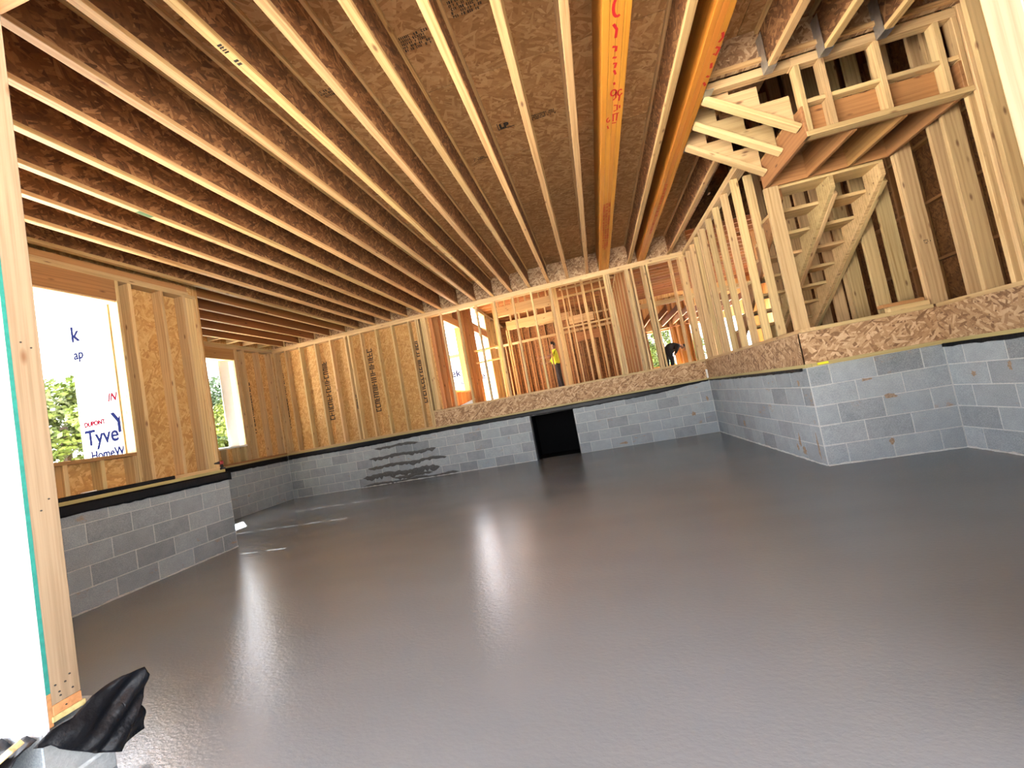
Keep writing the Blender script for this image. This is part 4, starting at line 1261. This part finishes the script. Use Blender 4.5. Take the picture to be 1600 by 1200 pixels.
# ================================================================== people
def person(name, joints, edges, radii, mats, paint, label, loc, rotz, hands):
    """skin-modifier figure baked to one mesh; paint(co) -> material index"""
    me = bpy.data.meshes.new(name)
    me.from_pydata([Vector(j) for j in joints], edges, [])
    o = bpy.data.objects.new(name, me)
    COL.objects.link(o)
    sk = o.modifiers.new('skin', 'SKIN')
    sk.use_smooth_shade = True
    for i, r in enumerate(radii):
        me.skin_vertices[0].data[i].radius = r if isinstance(r, tuple) else (r, r)
    me.skin_vertices[0].data[0].use_root = True
    ss = o.modifiers.new('sub', 'SUBSURF')
    ss.levels = ss.render_levels = 2
    dg = bpy.context.evaluated_depsgraph_get()
    dg.update()
    bm = bmesh.new()
    bm.from_mesh(bpy.data.meshes.new_from_object(o.evaluated_get(dg)))
    bpy.data.objects.remove(o)
    # fingers: short tapered tubes out of the palm
    for (palm, d, side) in hands:
        palm, d, side = Vector(palm), Vector(d).normalized(), Vector(side).normalized()
        nrm = d.cross(side)
        for k, L in enumerate((0.075, 0.085, 0.08, 0.062)):
            base = palm + d * 0.03 + side * (k - 1.5) * 0.019
            for a, ln, r in ((0, L * 0.55, 0.009), (0.5, L * 0.5, 0.0075)):
                dd = (d * math.cos(a) + nrm * math.sin(a)).normalized()
                mt = Matrix.Translation(base + dd * ln / 2) @ dd.to_track_quat('Z', 'Y').to_matrix().to_4x4()
                bmesh.ops.create_cone(bm, cap_ends=True, segments=7, radius1=r, radius2=r * 0.85, depth=ln, matrix=mt)
                base = base + dd * ln
        dd = (d * 0.6 - side * 0.8).normalized()
        mt = Matrix.Translation(palm - side * 0.03 + dd * 0.03) @ dd.to_track_quat('Z', 'Y').to_matrix().to_4x4()
        bmesh.ops.create_cone(bm, cap_ends=True, segments=7, radius1=0.010, radius2=0.008, depth=0.07, matrix=mt)
    for f in bm.faces:
        f.material_index = paint(f.calc_center_median())
        f.smooth = True
    m2 = bpy.data.meshes.new(name)
    bm.to_mesh(m2)
    bm.free()
    for mm in mats: m2.materials.append(M[mm])
    po = bpy.data.objects.new(name, m2)
    COL.objects.link(po)
    po.location = loc
    po.rotation_euler = (0, 0, rotz)
    return tag(po, label, 'person')

def face_parts(po, head, fwd_, upv, r, hair=True):
    """nose, eyes and ears set into the head, in the person's own space"""
    head, f, u = Vector(head), Vector(fwd_).normalized(), Vector(upv).normalized()
    s = f.cross(u)
    parts = []
    for a in (-1, 1):
        for nm, rr, ps3, mt in (('eye', 0.012, head + f * r * 0.93 + s * a * 0.032 + u * 0.01, 'hair'), ('ear', 0.022, head + s * a * r * 0.95, 'skin')):
            bm = bmesh.new()
            bmesh.ops.create_uvsphere(bm, u_segments=8, v_segments=6, radius=rr, matrix=Matrix.Translation(ps3))
            parts.append(from_bm(nm, None, bm, mt, True))
    bm = bmesh.new()
    bmesh.ops.create_cone(bm, cap_ends=True, segments=6, radius1=0.018, radius2=0.006, depth=0.05, matrix=Matrix.Translation(head + f * (r + 0.012) - u * 0.02) @ u.to_track_quat('Z', 'Y').to_matrix().to_4x4())
    parts.append(from_bm('nose', None, bm, 'skin'))
    bm = bmesh.new()
    bmesh.ops.create_cube(bm, size=1, matrix=Matrix.Translation(head + f * r * 0.93 - u * 0.065) @ Matrix.Diagonal((0.04, 0.04, 0.012, 1)))
    mouth = from_bm('mouth', None, bm, 'red')
    parts.append(mouth)
    if hair:
        bm = bmesh.new()
        bmesh.ops.create_uvsphere(bm, u_segments=14, v_segments=9, radius=r * 1.12, matrix=Matrix.Translation(head - f * 0.02 + u * 0.025))
        for v in bm.verts[:]:
            if (v.co - head).dot(u) < -0.02 + 0.6 * (v.co - head).dot(f): bm.verts.remove(v)
        parts.append(from_bm('hair', None, bm, 'hair', True))
    for p in parts:
        p.parent = po
        p.matrix_parent_inverse = Matrix.Identity(4)
        p.matrix_basis = Matrix.Identity(4)

# standing worker, facing -x, one arm reaching ahead
J = [(0, 0, .95), (0, 0, 1.15), (0, 0, 1.38), (0, 0, 1.50), (-.02, 0, 1.60), (-.03, 0, 1.70),
     (0, .19, 1.42), (-.06, .24, 1.16), (-.28, .22, 1.10), (-.36, .21, 1.11),
     (0, -.19, 1.42), (-.20, -.23, 1.24), (-.44, -.20, 1.27), (-.52, -.19, 1.28),
     (0, .10, .90), (-.02, .11, .50), (0.03, .11, .08), (-.14, .12, .03),
     (0, -.10, .90), (.03, -.11, .50), (.08, -.11, .08), (-.09, -.12, .03)]
E_ = [(0, 1), (1, 2), (2, 3), (3, 4), (4, 5), (2, 6), (6, 7), (7, 8), (8, 9), (2, 10), (10, 11), (11, 12), (12, 13),
      (0, 14), (14, 15), (15, 16), (16, 17), (0, 18), (18, 19), (19, 20), (20, 21)]
RD = [(.16, .19), (.15, .18), (.16, .20), .06, (.095, .085), (.095, .085), .08, .058, .042, .038, .08, .058, .042, .038,
      .115, .08, .058, .05, .115, .08, .058, .05]
def paint_y(c):
    if c.z > 1.50: return 1
    if c.z > 1.00 and abs(c.y) < 0.30 and c.x > -0.16: return 0
    if c.x < -0.16 and c.z > 0.9: return 1
    if c.z < 0.07: return 3
    return 2
py = person('person', J, E_, RD, ['shirt_y', 'skin', 'trouser', 'hair'], paint_y, 'worker in a bright yellow shirt standing among the rear studs, arm out', (-1.17, 14.2, ZF), 0.25,
            [((-.37, .21, 1.11), (-1, 0, 0), (0, 0, 1)), ((-.53, -.19, 1.28), (-1, 0, 0), (0, 0, 1))])
face_parts(py, (-.028, 0, 1.655), (-1, 0, -0.1), (0, 0, 1), 0.085)
# bent-over worker, side on, head towards +x
J2 = [(0, 0, .86), (.17, 0, .95), (.38, 0, .95), (.47, 0, .92), (.55, 0, .86), (.62, 0, .80),
      (.34, .17, .90), (.26, .20, .76), (.18, .18, .66), (.13, .17, .61),
      (.34, -.17, .90), (.27, -.20, .75), (.20, -.18, .64), (.15, -.17, .58),
      (0, .11, .82), (-.01, .17, .46), (-.05, .19, .08), (.10, .20, .03),
      (0, -.11, .82), (.06, -.14, .46), (.03, -.15, .08), (.18, -.16, .03)]
def paint_k(c):
    if c.x > 0.46 and c.z > 0.70: return 1
    if c.z < 0.64 and c.x > 0.115 and abs(c.y) > 0.10: return 1
    if c.z < 0.07: return 3
    return 0 if c.z > 0.80 or c.x > 0.3 else 2
pk = person('person', J2, E_, RD, ['cloth_k', 'skin', 'cloth_k', 'hair'], paint_k, 'worker in black clothes bending over inside the house', (2.72, 15.9, ZF), 0.15,
            [((.12, .17, .60), (-.4, 0, -1), (0, 1, 0)), ((.14, -.17, .57), (-.4, 0, -1), (0, 1, 0))])
face_parts(pk, (.60, 0, .82), (.5, 0, -0.85), (.85, 0, .5), 0.085)
bpy.context.view_layer.update()
